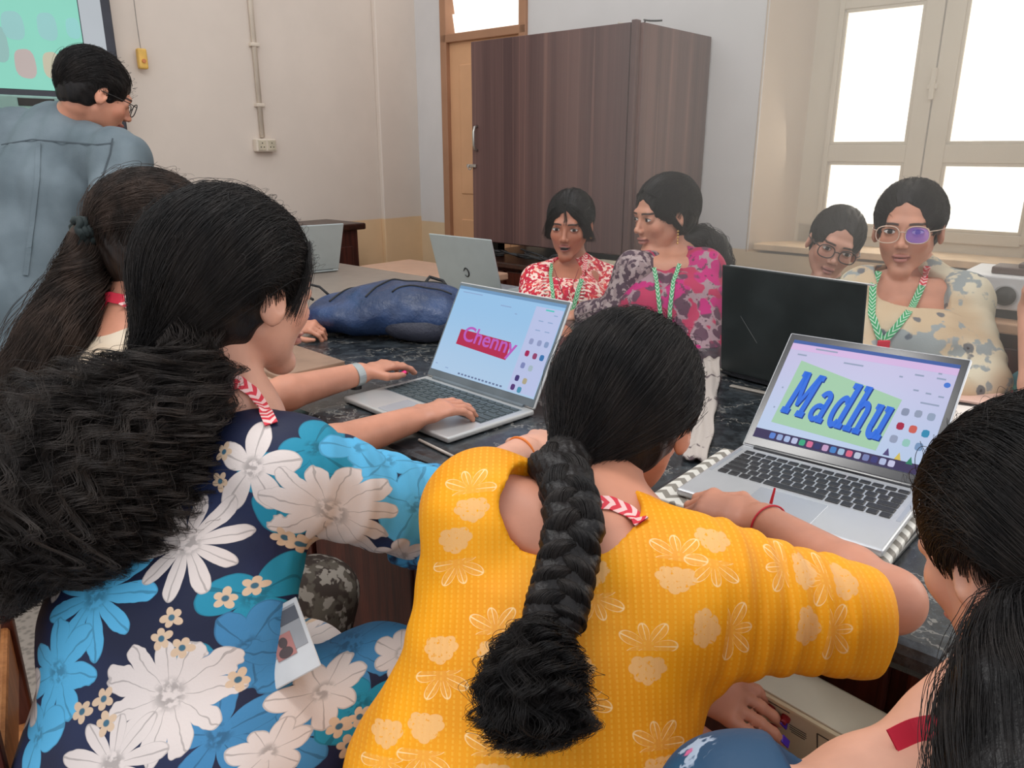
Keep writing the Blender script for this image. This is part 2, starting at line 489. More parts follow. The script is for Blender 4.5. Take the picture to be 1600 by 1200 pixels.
for dn in (-.028, .028):
    mb = MB(); mb.box(Vector(N_) * dn + Vector(S_) * .021, (.005, .044, .05), RM, .002); q = mb.obj('socket_plate', simple('socket_face', L(196, 184, 160), .5), sb)
    mb = MB()
    for dz, dy in ((.011, 0), (-.009, -.009), (-.009, .009)): mb.cyl(Vector(N_) * (dn + dy) + Vector(S_) * .022 + Vector((0, 0, dz)), Vector(N_) * (dn + dy) + Vector(S_) * .0245 + Vector((0, 0, dz)), .003, n=10)
    mb.obj('pin_hole', m_dark, q)
ys = thing('pull_switch', 'small yellow bell push hanging from a thin wire on the wall', 'switch', onleft(222, 92, .03))
m_yel = simple('yellow_plastic', L(222, 176, 84), .4)
mb = MB(); mb.box((0, 0, 0), (.03, .042, .088), RM, .008, 3); mb.obj('housing', m_yel, ys)
mb = MB(); mb.cyl(Vector(S_) * .014 + Vector((0, 0, -.01)), Vector(S_) * .02 + Vector((0, 0, -.01)), .009, n=16); mb.obj('button', simple('orange_button', L(196, 120, 70), .4), ys)
mb = MB(); mb.tube([Vector((0, 0, .04)) + Vector(N_) * (.03 * math.sin(t * 2.4) * t - .028 * t) + Vector((0, 0, .62 * t)) for t in np.linspace(0, 1, 18)], .0022, 6); mb.obj('wire', simple('grey_wire', L(150, 140, 130), .6), ys)

# ---- big display on the left wall
pr = onleft(166, 60, .06); pb = onleft(208, 215, .06)
nR = N_.dot(Vector((pr.x, pr.y, 0))); zB = pb.z
dsp = thing('wall_display', 'big black framed display showing a pale green drawing page', 'screen', SN(CS + .06, nR - .8, zB))
mb = MB(); mb.box((0, 0, .65), (.045, 1.66, 1.34), RM, .008); mb.obj('bezel', simple('display_bezel', L(48, 50, 60), .35), dsp)
m_glass_green = glow('display_green', L(148, 220, 200), .88)
mb = MB(); mb.box(Vector(S_) * .024 + Vector(N_) * -.045 + Vector((0, 0, .735)), (.004, 1.47, 1.10), RM); scr = mb.obj('screen_page', m_glass_green, dsp)
mb = MB(); mb.box(Vector(S_) * .024 + Vector(N_) * .74 + Vector((0, 0, .68)), (.004, .09, 1.22), RM); mb.obj('screen_margin', glow('display_margin', L(196, 202, 208), .8), dsp)
icons = [(18, 38, 26, 34, (152, 200, 198)), (72, 40, 24, 34, (152, 202, 200)), (113, 43, 18, 26, (150, 208, 205)), (38, 98, 25, 36, (190, 176, 172)), (80, 101, 22, 34, (196, 190, 168)), (-6, 66, 24, 44, (150, 188, 184)), (-40, 100, 26, 36, (120, 190, 210))]
for i, (px, py, ww, hh, c) in enumerate(icons):
    q = onleft(px, py, .0875) - dsp.location; k_ = 3.7 / 1200
    mb = MB(); pts = []
    for a in np.linspace(0, 2 * math.pi, 22, endpoint=False):
        rr = (abs(math.cos(a)) ** 3 + abs(math.sin(a)) ** 3) ** (-1 / 3); rr *= 1 + .12 * math.sin(a + 2.2)
        pts.append((math.cos(a) * rr * ww * k_ / 2, math.sin(a) * rr * hh * k_ / 2))
    mb.poly(pts, -.001, .001); T = Matrix.Translation(q) @ frame(N_, z=-A_).to_4x4()
    bmesh.ops.transform(mb.bm, matrix=T, verts=mb.bm.verts)
    mb.obj('page_icon', glow('icon_%d' % i, L(*c), .95), scr)
m_grey = simple('grey_plastic', L(120, 128, 126), .5)
mon = thing('desk_monitor', 'grey box with a dark recessed panel under the big display', 'monitor', onleft(60, 176, .25))
mb = MB(); leftbox(mb, (0, 0, -.02), .32, .12, .16, .006); mb.obj('casing', simple('pale_green_grey', L(128, 160, 150), .5), mon)
mb = MB(); mb.box(Vector(S_) * .061 + Vector(N_) * -.02 + Vector((0, 0, .036)), (.006, .13, .028), RM, .001); mb.obj('slot', m_dark, mon)
mb = MB(); bx(mb, 0, 0, 0, 0, 0, 0); mb.bm.clear(); mb.cyl((0, 0, -mon.location.z + .0), (0, 0, -.09), .035, n=20); mb.cyl((0, 0, -mon.location.z), (0, 0, -mon.location.z + .03), .18, n=28); mb.obj('stand', m_dark, mon)

# ------------------------------------------------------------------ furniture along the walls
m_rwood = wood('red_brown_wood', L(62, 26, 18), L(96, 44, 30), .38, 6)
m_rtop = wood('dark_desk_top', L(40, 22, 16), L(66, 36, 26), .3, 6, 'x')
m_ward = None
def wardrobe_mat():
    M = Mat('walnut_laminate', .6, .3); k = M.attr('lc'); x, y, z = M.xyz(k)
    broad = M.noise(k, 1.0, 1, .4, (8, 8, .10)); mid = M.noise(k, 1.0, 3, .5, (26, 26, .5)); fine = M.noise(k, 1.0, 3, .6, (160, 160, 3))
    c = M.mix((broad * .6 + mid * .25 + fine * .15).sm(.36, .64), L(80, 58, 56), L(108, 80, 74))
    st = (x * 52).m('SINE').abs().pw(60) * .0 + (broad * 5.0).m('FRACT').sm(.88, .98)
    c = M.mix(st * .4, c, L(140, 104, 92)); M.col(c); M.bump(fine, .0004); return M.m
m_ward = wardrobe_mat()
def add_lc(o, org, ax):
    me = o.data; n = len(me.vertices); co = np.empty(n * 3, np.float32); me.vertices.foreach_get('co', co); co = co.reshape(-1, 3)
    Sx, Nx = np.array(S_), np.array(N_)
    a = np.stack([co @ Sx + co @ Nx * 1.7, co * 0 @ Sx, co[:, 2]], 1)
    at = me.attributes.new('lc', 'FLOAT_VECTOR', 'POINT'); at.data.foreach_set('vector', a.astype(np.float32).ravel())
CZ0, CZ1 = .868, 1.785
w0, w1, wn = -2.74, -1.83, 2.78
wd = thing('wall_cupboard', 'big dark walnut laminate cupboard standing on the wooden desk', 'cupboard', SN((w0 + w1) / 2, 3.05, CZ0 - .07))
WDO = wd.location
def wdp(name, mb_, m=None, par=None):
    o = wpart(name, mb_, m or m_ward, par or wd, WDO); add_lc(o, WDO, 0); return o
mb = MB(); bx(mb, w0 + .004, w1, wn + .02, NR - .01, CZ0, CZ1, .003); wdp('carcass', mb)
mb = MB(); bx(mb, w0, w1 - .025, wn, wn + .018, CZ0 + .006, CZ1 + .004, .0025); dd = wdp('door', mb)
mb = MB(); bx(mb, w1 - .02, w1 + .004, wn - .002, wn + .03, CZ0, CZ1 + .012, .002); wdp('edge_panel', mb)
mb = MB(); bx(mb, w1, w1 + .018, wn + .03, NR - .012, CZ0, CZ1 + .003, .0025); wdp('side_panel', mb)
for s_ in (w0 + .06, w1 - .08):
    for n_ in (wn + .06, NR - .1):
        mb = MB(); bx(mb, s_, s_ + .05, n_, n_ + .05, .8035, CZ0); wpart('foot', mb, m_dark, wd, WDO)
m_chrome = simple('worn_chrome', L(190, 186, 178), .28, .5, .9)
mb = MB(); p = SN(w0 + .035, wn - .02); z = 1.36
mb.tube([Vector((p.x, p.y, z + a)) + Vector(N_) * b for a, b in ((-.055, .02), (-.05, .002), (-.03, -.006), (.03, -.006), (.05, .002), (.055, .02))], .0065, 10); wpart('handle', mb, m_chrome, dd, WDO, True)
mb = MB(); bx(mb, w0 - .03, w0 + .03, wn - .012, wn - .002, 1.225, 1.24, .002); mb.tube([SN(w0 - .01, wn - .01, 1.232) + Vector((math.cos(t) * .008, 0, math.sin(t) * .012 - .006)) for t in np.linspace(0, 2 * math.pi, 12, endpoint=False)], .0025, 6, True); wpart('hasp', mb, m_chrome, dd, WDO)
m_black = simple('black_cable', (.012, .012, .013), .5)
# cables on top of the cupboard
for c_, m_, off in (('black cable looping over the top corner of the cupboard', m_black, 0), ('pale cable coiled on the cupboard top', simple('pale_cable', L(190, 180, 165), .5), .12)):
    mb = MB(); mb.tube([SN(w1 - .16 - off + .22 * t + .02 * math.sin(7 * t), wn + .12 + .05 * math.sin(5 * t + off), CZ1 + .008 + .022 * math.sin(math.pi * t) ** 2) for t in np.linspace(0, 1, 30)], .0035, 8)
    tag(mb.obj('power_cable', m_, None, True), c_, 'cable', 'cables on the cupboard')
# desk below the cupboard
dk = thing('wooden_desk', 'dark wooden desk under the cupboard, carrying a heap of cables', 'desk', SN(-2.27, 3.0, 0)); DKO = dk.location
mb = MB(); bx(mb, -2.80, -1.74, 2.66, NR - .01, .775, .803, .006); wpart('desk_top', mb, m_rtop, dk, DKO)
mb = MB(); bx(mb, -2.76, -1.78, 2.70, NR - .03, .04, .775); wpart('carcass', mb, m_rwood, dk, DKO)
for i in range(3):
    s0 = -2.75 + i * .32
    mb = MB(); bx(mb, s0, s0 + .30, 2.682, 2.70, .60, .76, .004); d_ = wpart('drawer', mb, m_rwood, dk, DKO)
    mb = MB(); mb.cyl(SN(s0 + .15, 2.66, .68), SN(s0 + .15, 2.684, .68), .012, n=16); wpart('knob', mb, m_chrome, d_, DKO, True)
    mb = MB(); bx(mb, s0, s0 + .30, 2.682, 2.70, .08, .58, .004); wpart('door', mb, m_rwood, dk, DKO)
r2 = random.Random(3)
for q in range(6):
    s0 = -2.64 + q * .14; pts = []
    ph = r2.random() * 6; rr = .05 + .05 * r2.random()
    for t in np.linspace(0, 1, 44):
        a = t * 4 * math.pi + ph
        pts.append(SN(s0 + math.cos(a) * rr * (1 - .3 * t) + .1 * t, 2.74 + .05 * r2.random() * .2 + math.sin(a) * .045, .811 + .012 * (1 + math.sin(a * 1.3 + q)) + .02 * t))
    mb = MB(); mb.tube(pts, .0042, 7)
    tag(mb.obj('coiled_cable', m_black, None, True), 'tangled black cable, %s from the left in the heap under the cupboard' % ('first second third fourth fifth sixth'.split()[q]), 'cable', 'cable heap on the desk')
mb = MB(); bx(mb, -1.93, -1.80, 2.68, 2.74, .8035, .858, .012); tag(mb.obj('adapter_box', simple('beige_adapter', L(176, 164, 140), .5)), 'beige adapter box beside the cable heap under the cupboard', 'adapter')

# dark desk by the left wall
m_lect = wood('dark_red_desk', L(48, 22, 18), L(78, 36, 28), .4, 6)
le = thing('teacher_desk', 'dark red-brown desk against the left wall', 'desk', (0, 0, 0))
pa = P(572, 348, 4.2); nA = N_.dot(Vector((pa.x, pa.y, 0))); sA = S_.dot(Vector((pa.x, pa.y, 0))); zA = pa.z
le.location = SN(sA - .25, nA - .6, 0); LO = le.location
mb = MB(); bx(mb, sA - .36, sA, nA - 1.1, nA, zA - .035, zA, .008); wpart('desk_top', mb, m_rtop, le, LO)
mb = MB(); bx(mb, sA - .34, sA - .03, nA - 1.06, nA - .04, .02, zA - .035); wpart('carcass', mb, m_lect, le, LO)
for q in range(2):
    n1 = nA - .08 - q * .40
    mb = MB(); bx(mb, sA - .031, sA - .018, n1 - .34, n1, .12, zA - .12, .005); wpart('panel', mb, m_lect, le, LO)
mb = MB(); bx(mb, sA - .31, sA - .07, nA - .041, nA - .028, .12, zA - .12, .005); wpart('panel', mb, m_lect, le, LO)

# ------------------------------------------------------------------ benches
TZ = .775
def granite():
    M = Mat('black_granite', .22, .5); k = M.coord()
    a = M.noise(k, 34, 6, .75); b = M.voro(k, 120); v = M.noise(k, 110, 5, .7); pt = M.noise(k, 7, 3)
    c = M.mix(a.sm(.40, .70), L(24, 27, 30), L(62, 68, 72)); c = M.mix(v.sm(.60, .74) * .45, c, L(128, 138, 142))
    c = M.mix((M.noise(k, 4.5, 6, .65) - .5).abs().lt(.006) * .45, c, L(150, 146, 138)); M.col(c)
    M.rough(pt * .25 + .14); M.bump(v, .0004, .3); return M.m
m_gran = granite()
T0, T1, TN0, TN1 = -1.95, 1.6, .85, 1.98
bench = thing('lab_bench', 'long lab bench with a polished black granite top', 'table', SN(0, 1.4, 0)); BO = bench.location
mb = MB(); bx(mb, T0, T1, TN0, TN1, TZ - .042, TZ, .014); top = wpart('granite_top', mb, m_gran, bench, BO); [setattr(p, 'use_smooth', False) for p in top.data.polygons]
mb = MB(); bx(mb, T0 + .05, T1 - .05, TN0 + .09, TN1 - .25, .06, TZ - .042); wpart('carcass', mb, m_rwood, bench, BO)
for i in range(8):
    s0 = T0 + .06 + i * .43
    mb = MB(); bx(mb, s0, s0 + .41, TN0 + .072, TN0 + .09, .09, .70, .005); d_ = wpart('door', mb, m_rwood, bench, BO)
    mb = MB(); bx(mb, s0 + .05, s0 + .36, TN0 + .066, TN0 + .074, .15, .62, .004); wpart('door_panel', mb, m_rwood, d_, BO)
    mb = MB(); mb.lathe([(.004, 0), (.004, .012), (.011, .018), (.012, .024), (.006, .029)], Matrix.Translation(SN(s0 + .34, TN0 + .072, .50)) @ frame(S_, z=-N_).to_4x4()); wpart('knob', mb, m_chrome, d_, BO, True)
m_lam = simple('grey_laminate', L(150, 136, 124), .4, .4, var=.05)
m_lam2 = simple('pale_wood_laminate', L(196, 156, 130), .4, .4, var=.05)
t2 = thing('laminate_table', 'grey-brown laminate table behind the granite bench, holding the far laptops', 'table', SN(-2.8, 1.6, 0)); TO2 = t2.location
mb = MB(); bx(mb, -3.40, T0 - .004, 1.0, 2.27, TZ - .03, TZ - .002, .006); wpart('table_top', mb, m_lam, t2, TO2)
for s_ in (-3.36, T0 - .1):
    for n_ in (1.08, 2.17):
        mb = MB(); bx(mb, s_, s_ + .05, n_, n_ + .05, 0, TZ - .03, .004); wpart('leg', mb, m_dark, t2, TO2)
t3 = thing('side_table', 'pale wooden side table between the laminate table and the door', 'table', SN(-2.55, 2.5, 0)); TO3 = t3.location
mb = MB(); bx(mb, -3.05, -2.36, 2.30, 2.62, TZ - .04, TZ - .008, .006); wpart('table_top', mb, m_lam2, t3, TO3)
for s_ in (-3.0, -2.45):
    for n_ in (2.33, 2.55):
        mb = MB(); bx(mb, s_, s_ + .04, n_, n_ + .04, 0, TZ - .04, .004); wpart('leg', mb, m_rwood, t3, TO3)

# window-side bench, instrument on it
m_bw = simple('bench_wood', L(190, 150, 118), .5)
b2 = thing('window_bench', 'wooden bench along the window wall', 'table', SN(-.1, 3.1, 0)); BO2 = b2.location
mb = MB(); bx(mb, -1.25, 1.6, 2.78, NR - .01, .755, .79, .006); wpart('bench_top', mb, m_bw, b2, BO2)
mb = MB(); bx(mb, -1.2, 1.55, 2.86, NR - .02, .02, .755); wpart('carcass', mb, m_rwood, b2, BO2)
for i in range(5):
    s0 = -1.18 + i * .55
    mb = MB(); bx(mb, s0, s0 + .52, 2.842, 2.86, .1, .70, .005); wpart('door', mb, m_rwood, b2, BO2)
q0 = P(1545, 470, 2.3); sI, nI = S_.dot(Vector((q0.x, q0.y, 0))), 2.84
inst = thing('bench_instrument', 'white laboratory instrument with a black dial on the window bench', 'instrument', SN(sI, 2.95, .79)); IO = inst.location
m_white = simple('white_paint_metal', L(216, 214, 212), .4, .4, var=.03)
mb = MB(); bx(mb, sI - .13, sI + .42, nI, nI + .3, .82, .925, .006); wpart('casing', mb, m_white, inst, IO)
mb = MB(); bx(mb, sI - .12, sI + .41, nI + .02, nI + .28, .79, .82); wpart('base', mb, m_dark, inst, IO)
mb = MB(); mb.lathe([(.03, 0), (.03, .008), (.022, .012), (.019, .03), (.006, .032)], Matrix.Translation(SN(sI + .01, nI, .865)) @ frame(S_, z=-N_).to_4x4(), 28); wpart('dial', mb, m_dark, inst, IO, True)
mb = MB(); mb.lathe([(.036, 0), (.036, .003), (.033, .004)], Matrix.Translation(SN(sI + .01, nI, .865)) @ frame(S_, z=-N_).to_4x4(), 28); wpart('dial_ring', mb, simple('pale_ring', L(180, 178, 176), .4), inst, IO)
for i in range(5):
    mb = MB(); bx(mb, sI + .09 + i * .05, sI + .115 + i * .05, nI - .006, nI, .85, .88, .003); wpart('button', mb, m_grey, inst, IO)
mb = MB(); bx(mb, sI - .05, sI + .25, nI + .05, nI + .16, .925, .948, .004); bx(mb, sI + .02, sI + .06, nI + .06, nI + .12, .948, .962, .004)
tag(mb.obj('stapler_case', simple('brown_case', L(82, 58, 50), .5)), 'flat dark brown case lying on the white instrument', 'case')

# ------------------------------------------------------------------ laptops
m_alu = simple('silver_aluminium', L(196, 198, 200), .32, .5, .55, var=.02)
m_alu2 = simple('warm_silver', L(192, 192, 190), .35, .5, .5, var=.02)
m_key = simple('black_key', (.016, .016, .018), .45, .4)
m_keyg = simple('grey_green_key', L(62, 72, 74), .5, .4)
m_bezel = simple('black_bezel', (.02, .02, .023), .18, .5)
m_bezg = simple('grey_bezel', L(96, 106, 112), .4, .5)
m_pad = simple('trackpad', L(166, 170, 176), .25, .5, .3, var=.02)
m_rub = simple('black_rubber', (.01, .01, .01), .7)
_kc = {}
def key_mesh(wd_, dp):
    q = (round(wd_, 4), round(dp, 4))
    if q not in _kc:
        b = MB(); b.box((0, 0, .0009), (wd_, dp, .0018), None, .0012, 1); _kc[q] = b.mesh('key')
    return _kc[q]


def laptop(name, label, corner, xdir, W, Dp, H, ang, m_body, m_k, m_bz, keys, bez, z, rows=6, th=.014, group=None, lidmat=None):
    """corner: front-left corner of the base on the table; xdir: to the user's right"""
    x = Vector(xdir).normalized(); R = frame(x); rz = math.atan2(x.y, x.x)
    t = thing(name, label, 'laptop', (corner[0], corner[1], z), rz, group)      # local: x right, y away, z up
    b = MB(); b.box((W / 2, Dp / 2, th / 2 + .001), (W, Dp, th - .002), None, .004, 3); base = b.obj('base', m_body, t)
    for fx in (.03, W - .03):
        for fy in (.03, Dp - .03): b = MB(); b.cyl((fx, fy, 0), (fx, fy, .003), .007, n=12); b.obj('rubber_foot', m_rub, t)
    b = MB(); b.box((W / 2, .048, th + .0002), (W * .34, .078, .0016), None, .0006, 1); b.obj('trackpad', m_pad, base)
    kx0, kx1, ky0, ky1 = .018, W - .018, .100, Dp - .022
    if keys:
        b = MB(); b.box((W / 2, (ky0 + ky1) / 2, th - .0004), (kx1 - kx0 + .004, ky1 - ky0 + .004, .0012), None, 0); b.obj('key_well', m_body if m_k is m_key else m_bezg, base)
        rh = (ky1 - ky0) / rows
        lay = [[1.0] * 14] + [[1.0] * 13 + [1.5]] + [[1.5] + [1.0] * 13] + [[1.8] + [1.0] * 11 + [1.8]] + [[2.3] + [1.0] * 10 + [2.3]] + [[1.0, 1.0, 1.0, 1.25, 5.3, 1.25, 1.0, 1.0, 1.0, 1.0]]
        for r_, row in enumerate(lay):
            un = (kx1 - kx0) / sum(row); xx = kx0; y = ky1 - rh * (r_ + .5)
            hh = rh - .0035 if r_ else rh * .62
            for kw in row:
                ko = bpy.data.objects.new('key', key_mesh(kw * un - .0032, hh)); C.objects.link(ko)
                if not ko.data.materials: ko.data.materials.append(m_k)
                ko.parent = base; ko.location = (xx + kw * un / 2, y, th + .0001); xx += kw * un
        if m_k is m_key:
            for fx in (.008, W - .008): b = MB(); b.box((fx, (ky0 + ky1) / 2, th - .0003), (.006, ky1 - ky0, .001)); b.obj('speaker_strip', m_pad, base)
    b = MB(); b.cyl((W * .08, Dp - .004, th), (W * .92, Dp - .004, th), .0055, n=14); b.obj('hinge', m_bezel if m_bz is m_bezel else m_bezg, t)
    tl = math.radians(ang - 90); up = Vector((0, math.sin(tl), math.cos(tl))); nm = Vector((0, -math.cos(tl), math.sin(tl)))
    RL = Matrix((Vector((1, 0, 0)), up, nm)).transposed()
    o = Vector((0, Dp - .003, th + .001)); b = MB(); b.box(o + up * H / 2 + Vector((W / 2, 0, 0)) - nm * .0035, (W, H, .006), RL, .003, 2)
    if True:
        bm2 = b.bm
    lid = b.obj('lid', lidmat or m_body, t)
    b = MB(); b.box(o + up * (H / 2) + Vector((W / 2, 0, 0)) + nm * .0, (W - .006, H - .006, .0016), RL, .0006, 1); b.obj('bezel', m_bz, lid)
    l_, r_, t_, bt = bez
    sw, sh = W - l_ - r_, H - t_ - bt
    so = o + up * bt + Vector((l_, 0, 0)) + nm * .0012
    T = Matrix.Translation(so) @ RL.to_4x4()
    return t, lid, T, sw, sh


def flat(lid, T, name, pts, m, z=.0002, th=.0002):        # flat coloured patch on a screen, in screen metres
    b = MB(); b.poly(pts, z, z + th); bmesh.ops.transform(b.bm, matrix=T, verts=b.bm.verts); return b.obj(name, m, lid)


def R4(x0, y0, x1, y1): return [(x0, y0), (x1, y0), (x1, y1), (x0, y1)]
def blob(cx, cy, rx, ry, n=16, p=2.0): return [(cx + rx * math.copysign(abs(math.cos(a)) ** (2 / p), math.cos(a)), cy + ry * math.copysign(abs(math.sin(a)) ** (2 / p), math.sin(a))) for a in np.linspace(0, 2 * math.pi, n, endpoint=False)]


# --- front right laptop with the big blue letters
mac, lid, T, sw, sh = laptop('laptop', 'silver laptop with black keys, big blue letters on its screen', (.254, 1.090), (.765, -.644, 0), .302, .242, .250, 137, m_alu, m_key, m_bezel, True, (.013, .013, .016, .020), .7945)
def screen_mat(name, c1, c2, st, c3=None):
    M = Mat(name, .3, .15); k = M.coord(); x, y, z = M.xyz(k); st *= .88
    e = M.mix((z * 1.0).sm(.02, .20), c1, c2); M.col((.03, .03, .03)); M.emit(e, st); return M.m
flat(lid, T, 'screen', R4(0, 0, sw, sh), screen_mat('screen_lilac', L(176, 198, 230), L(196, 188, 226), .9))
X = lambda f: f * sw
Y = lambda f: f * sh
flat(lid, T, 'dock_bar', R4(0, 0, sw, Y(.085)), glow('dock_dark', L(62, 52, 92), .8), .0004)
flat(lid, T, 'menu_bar', R4(0, Y(.965), sw, sh), glow('menu_blue', L(70, 100, 170), .8), .0004)
flat(lid, T, 'title_bar', R4(0, Y(.90), sw, Y(.965)), glow('title_pink', L(214, 184, 226), .9), .0004)
flat(lid, T, 'green_plane', [(X(.075), Y(.165)), (X(.72), Y(.12)), (X(.76), Y(.60)), (X(.10), Y(.80))], glow('pale_green_plane', L(164, 204, 172), .9), .0005)
dockc = [(90, 130, 210), (150, 170, 215), (170, 190, 230), (190, 196, 230), (60, 170, 130), (214, 110, 150), (50, 56, 110), (200, 160, 200), (70, 130, 200), (160, 190, 220), (220, 100, 130), (190, 200, 220), (120, 130, 180), (60, 60, 120), (180, 190, 225), (200, 200, 230)]
for i, c in enumerate(dockc):
    x_ = .10 + i * .047; flat(lid, T, 'dock_icon', blob(X(x_ + .018), Y(.043), X(.018), Y(.028), 12, 4), glow('dock_icon_%d' % i, L(*c), .85), .0006)
gl = glow('icon_grey', L(152, 164, 190), .85)
ic = [(.80, .50, (140, 150, 176)), (.87, .505, (150, 160, 184)), (.94, .50, (150, 165, 190)), (.80, .37, (168, 36, 70)), (.87, .365, (206, 96, 86)), (.94, .35, (50, 140, 180)), (.79, .25, (150, 160, 186)), (.86, .24, (150, 200, 190)), (.93, .23, (120, 150, 190)), (.78, .13, (80, 70, 120)), (.845, .115, (214, 190, 90)), (.91, .10, (50, 130, 100))]
for i, (a, b_, c) in enumerate(ic):
    p_ = blob(X(a), Y(b_), X(.021), Y(.034), 8 if i % 2 else 14, 3) if i < 9 else [(X(a - .018), Y(b_ - .03)), (X(a + .018), Y(b_ - .03)), (X(a), Y(b_ + .035))]
    flat(lid, T, 'shape_icon', p_, glow('shape_icon_%d' % i, L(*c), .85), .0006)
for (a, b_, w_) in ((.06, .85, .06), (.16, .93, .14), (.36, .84, .12), (.80, .70, .03), (.87, .69, .03), (.94, .68, .03), (.78, .84, .05), (.90, .84, .05), (.86, .60, .10), (.05, .50, .01), (.05, .3, .01), (.70, .80, .02), (.90, .885, .02)):
    flat(lid, T, 'toolbar_mark', R4(X(a), Y(b_), X(a + w_), Y(b_ + .014)), gl, .0006)
flat(lid, T, 'corner_badge', blob(X(.965), Y(.80), X(.018), Y(.024)), glow('badge_blue', L(70, 120, 210), .9), .0006)

def letters(T, lid, ox, oy, hx, hy, rot, m, m_side):
    """slab serif letters M a d h u built from bars and arcs"""
    shapes = []
    def bar(x0, y0, x1, y1): shapes.append([(x0, y0), (x1, y0), (x1, y1), (x0, y1)])
    def quad(*p): shapes.append(list(p))
    def arc(cx, cy, rx, ry, tx, ty, a0, a1, n=14):
        for i in range(n):
            a, b_ = math.radians(a0 + (a1 - a0) * i / n), math.radians(a0 + (a1 - a0) * (i + 1) / n)
            shapes.append([(cx + rx * math.cos(a), cy + ry * math.sin(a)), (cx + rx * math.cos(b_), cy + ry * math.sin(b_)), (cx + (rx - tx) * math.cos(b_), cy + (ry - ty) * math.sin(b_)), (cx + (rx - tx) * math.cos(a), cy + (ry - ty) * math.sin(a))])
    x = 0.0                                              # M
    for q in (0, .58): bar(x + q + .04, 0, x + q + .22, 1); bar(x + q - .03, 0, x + q + .29, .13)
    bar(x - .03, .87, x + .20, 1); bar(x + .64, .87, x + .87, 1)
    quad((x + .06, 1), (x + .26, 1), (x + .48, .22), (x + .36, .22)); quad((x + .78, 1), (x + .60, 1), (x + .36, .22), (x + .48, .22))
    x = 1.0                                              # a
    bar(x + .36, 0, x + .54, .52); bar(x + .5, 0, x + .62, .11)
    arc(x + .30, .50, .24, .22, .17, .12, 0, 160); arc(x + .24, .20, .24, .21, .15, .11, 60, 330); bar(x + .24, .30, x + .45, .40)
    x = 1.72                                             # d
    arc(x + .26, .35, .26, .37, .16, .13, 40, 320, 20); bar(x + .38, 0, x + .56, 1.02); bar(x + .26, .90, x + .40, 1.02); bar(x + .5, 0, x + .64, .12)
    x = 2.44                                             # h
    bar(x + .04, 0, x + .22, 1.02); bar(x - .04, .90, x + .1, 1.02); bar(x - .02, 0, x + .28, .11)
    arc(x + .30, .46, .24, .26, .17, .13, 0, 150); bar(x + .37, 0, x + .54, .47); bar(x + .32, 0, x + .60, .11)
    x = 3.14                                             # u
    bar(x + .04, .24, x + .22, .72); bar(x - .03, .60, x + .1, .72); arc(x + .28, .26, .24, .28, .17, .14, 180, 340)
    bar(x + .38, 0, x + .56, .72); bar(x + .30, .60, x + .42, .72); bar(x + .5, 0, x + .64, .12)
    cr, sr = math.cos(rot), math.sin(rot)
    for kk, (dx, dy, zz, mm, nm_) in enumerate(((.006, -.006, .0007, m_side, 'letter_shadow_side'), (0, 0, .0010, m, 'lettering'))):
        b = MB()
        for sh_ in shapes:
            pp = [(px_ * hx + .12 * py_ * hx, py_ * hy) for px_, py_ in sh_]
            pp = [(ox + dx * .35 + a * cr - c_ * sr, oy + dy * .35 + a * sr + c_ * cr) for a, c_ in pp]
            ar = sum(pp[i][0] * pp[(i + 1) % len(pp)][1] - pp[(i + 1) % len(pp)][0] * pp[i][1] for i in range(len(pp)))
            if ar < 0: pp = pp[::-1]
            b.poly(pp, zz, zz + .0003)
        bmesh.ops.transform(b.bm, matrix=T, verts=b.bm.verts); b.obj(nm_, mm, lid)
letters(T, lid, X(.105), Y(.275), X(.162), Y(.43), -.085, glow('letter_blue', L(52, 112, 222), .9), glow('letter_navy', L(26, 60, 150), .75))

# --- middle laptop
l1, lid, T, sw, sh = laptop('laptop', 'silver laptop being typed on, red block with pink letters on its screen', (-.372, 1.610), (.70, -.712, 0), .358, .236, .242, 118, m_alu2, m_keyg, m_bezg, True, (.008, .008, .010, .020), .775)
flat(lid, T, 'screen', R4(0, 0, sw, sh), screen_mat('screen_sky', L(176, 206, 236), L(150, 196, 236), .9))
X = lambda f: f * sw
Y = lambda f: f * sh
flat(lid, T, 'side_panel', R4(X(.76), Y(.02), X(.995), Y(.93)), glow('side_lilac', L(186, 196, 232), .9), .0003)
flat(lid, T, 'top_strip', R4(0, Y(.965), sw, sh), glow('strip_blue', L(120, 160, 200), .8), .0003)
flat(lid, T, 'red_block', [(X(.16), Y(.34)), (X(.66), Y(.305)), (X(.655), Y(.50)), (X(.16), Y(.515))], glow('red_block', L(186, 48, 84), .85), .0004)
tx = bpy.data.curves.new('word', 'FONT'); tx.body = 'Chenny'; tx.size = Y(.24); tx.extrude = .0002; tx.offset = .0006
to = bpy.data.objects.new('word', tx); C.objects.link(to)
bpy.context.view_layer.update(); me_ = bpy.data.meshes.new_from_object(to.evaluated_get(bpy.context.evaluated_depsgraph_get())); bpy.data.objects.remove(to)
me_.transform(T @ Matrix.Translation((X(.195), Y(.40), .0007)) @ Matrix.Rotation(-.03, 4, 'Z') @ Matrix.Diagonal((1.12, 1, 1, 1))); link('lettering', me_, glow('word_purple', L(186, 96, 190), .9), lid)
for i, (a, b_, c) in enumerate([(.82, .56, (150, 160, 200)), (.89, .56, (150, 160, 200)), (.95, .56, (140, 160, 200)), (.82, .43, (168, 40, 90)), (.89, .42, (150, 70, 110)), (.95, .42, (60, 120, 180)), (.82, .30, (130, 140, 190)), (.89, .29, (170, 190, 200)), (.81, .16, (70, 60, 120)), (.88, .15, (180, 170, 140)), (.80, .06, (90, 60, 120)), (.86, .05, (80, 150, 180))]):
    flat(lid, T, 'shape_icon', blob(X(a), Y(b_), X(.018), Y(.032), 12, 3), glow('shape_icon_b%d' % i, L(*c), .85), .0005)
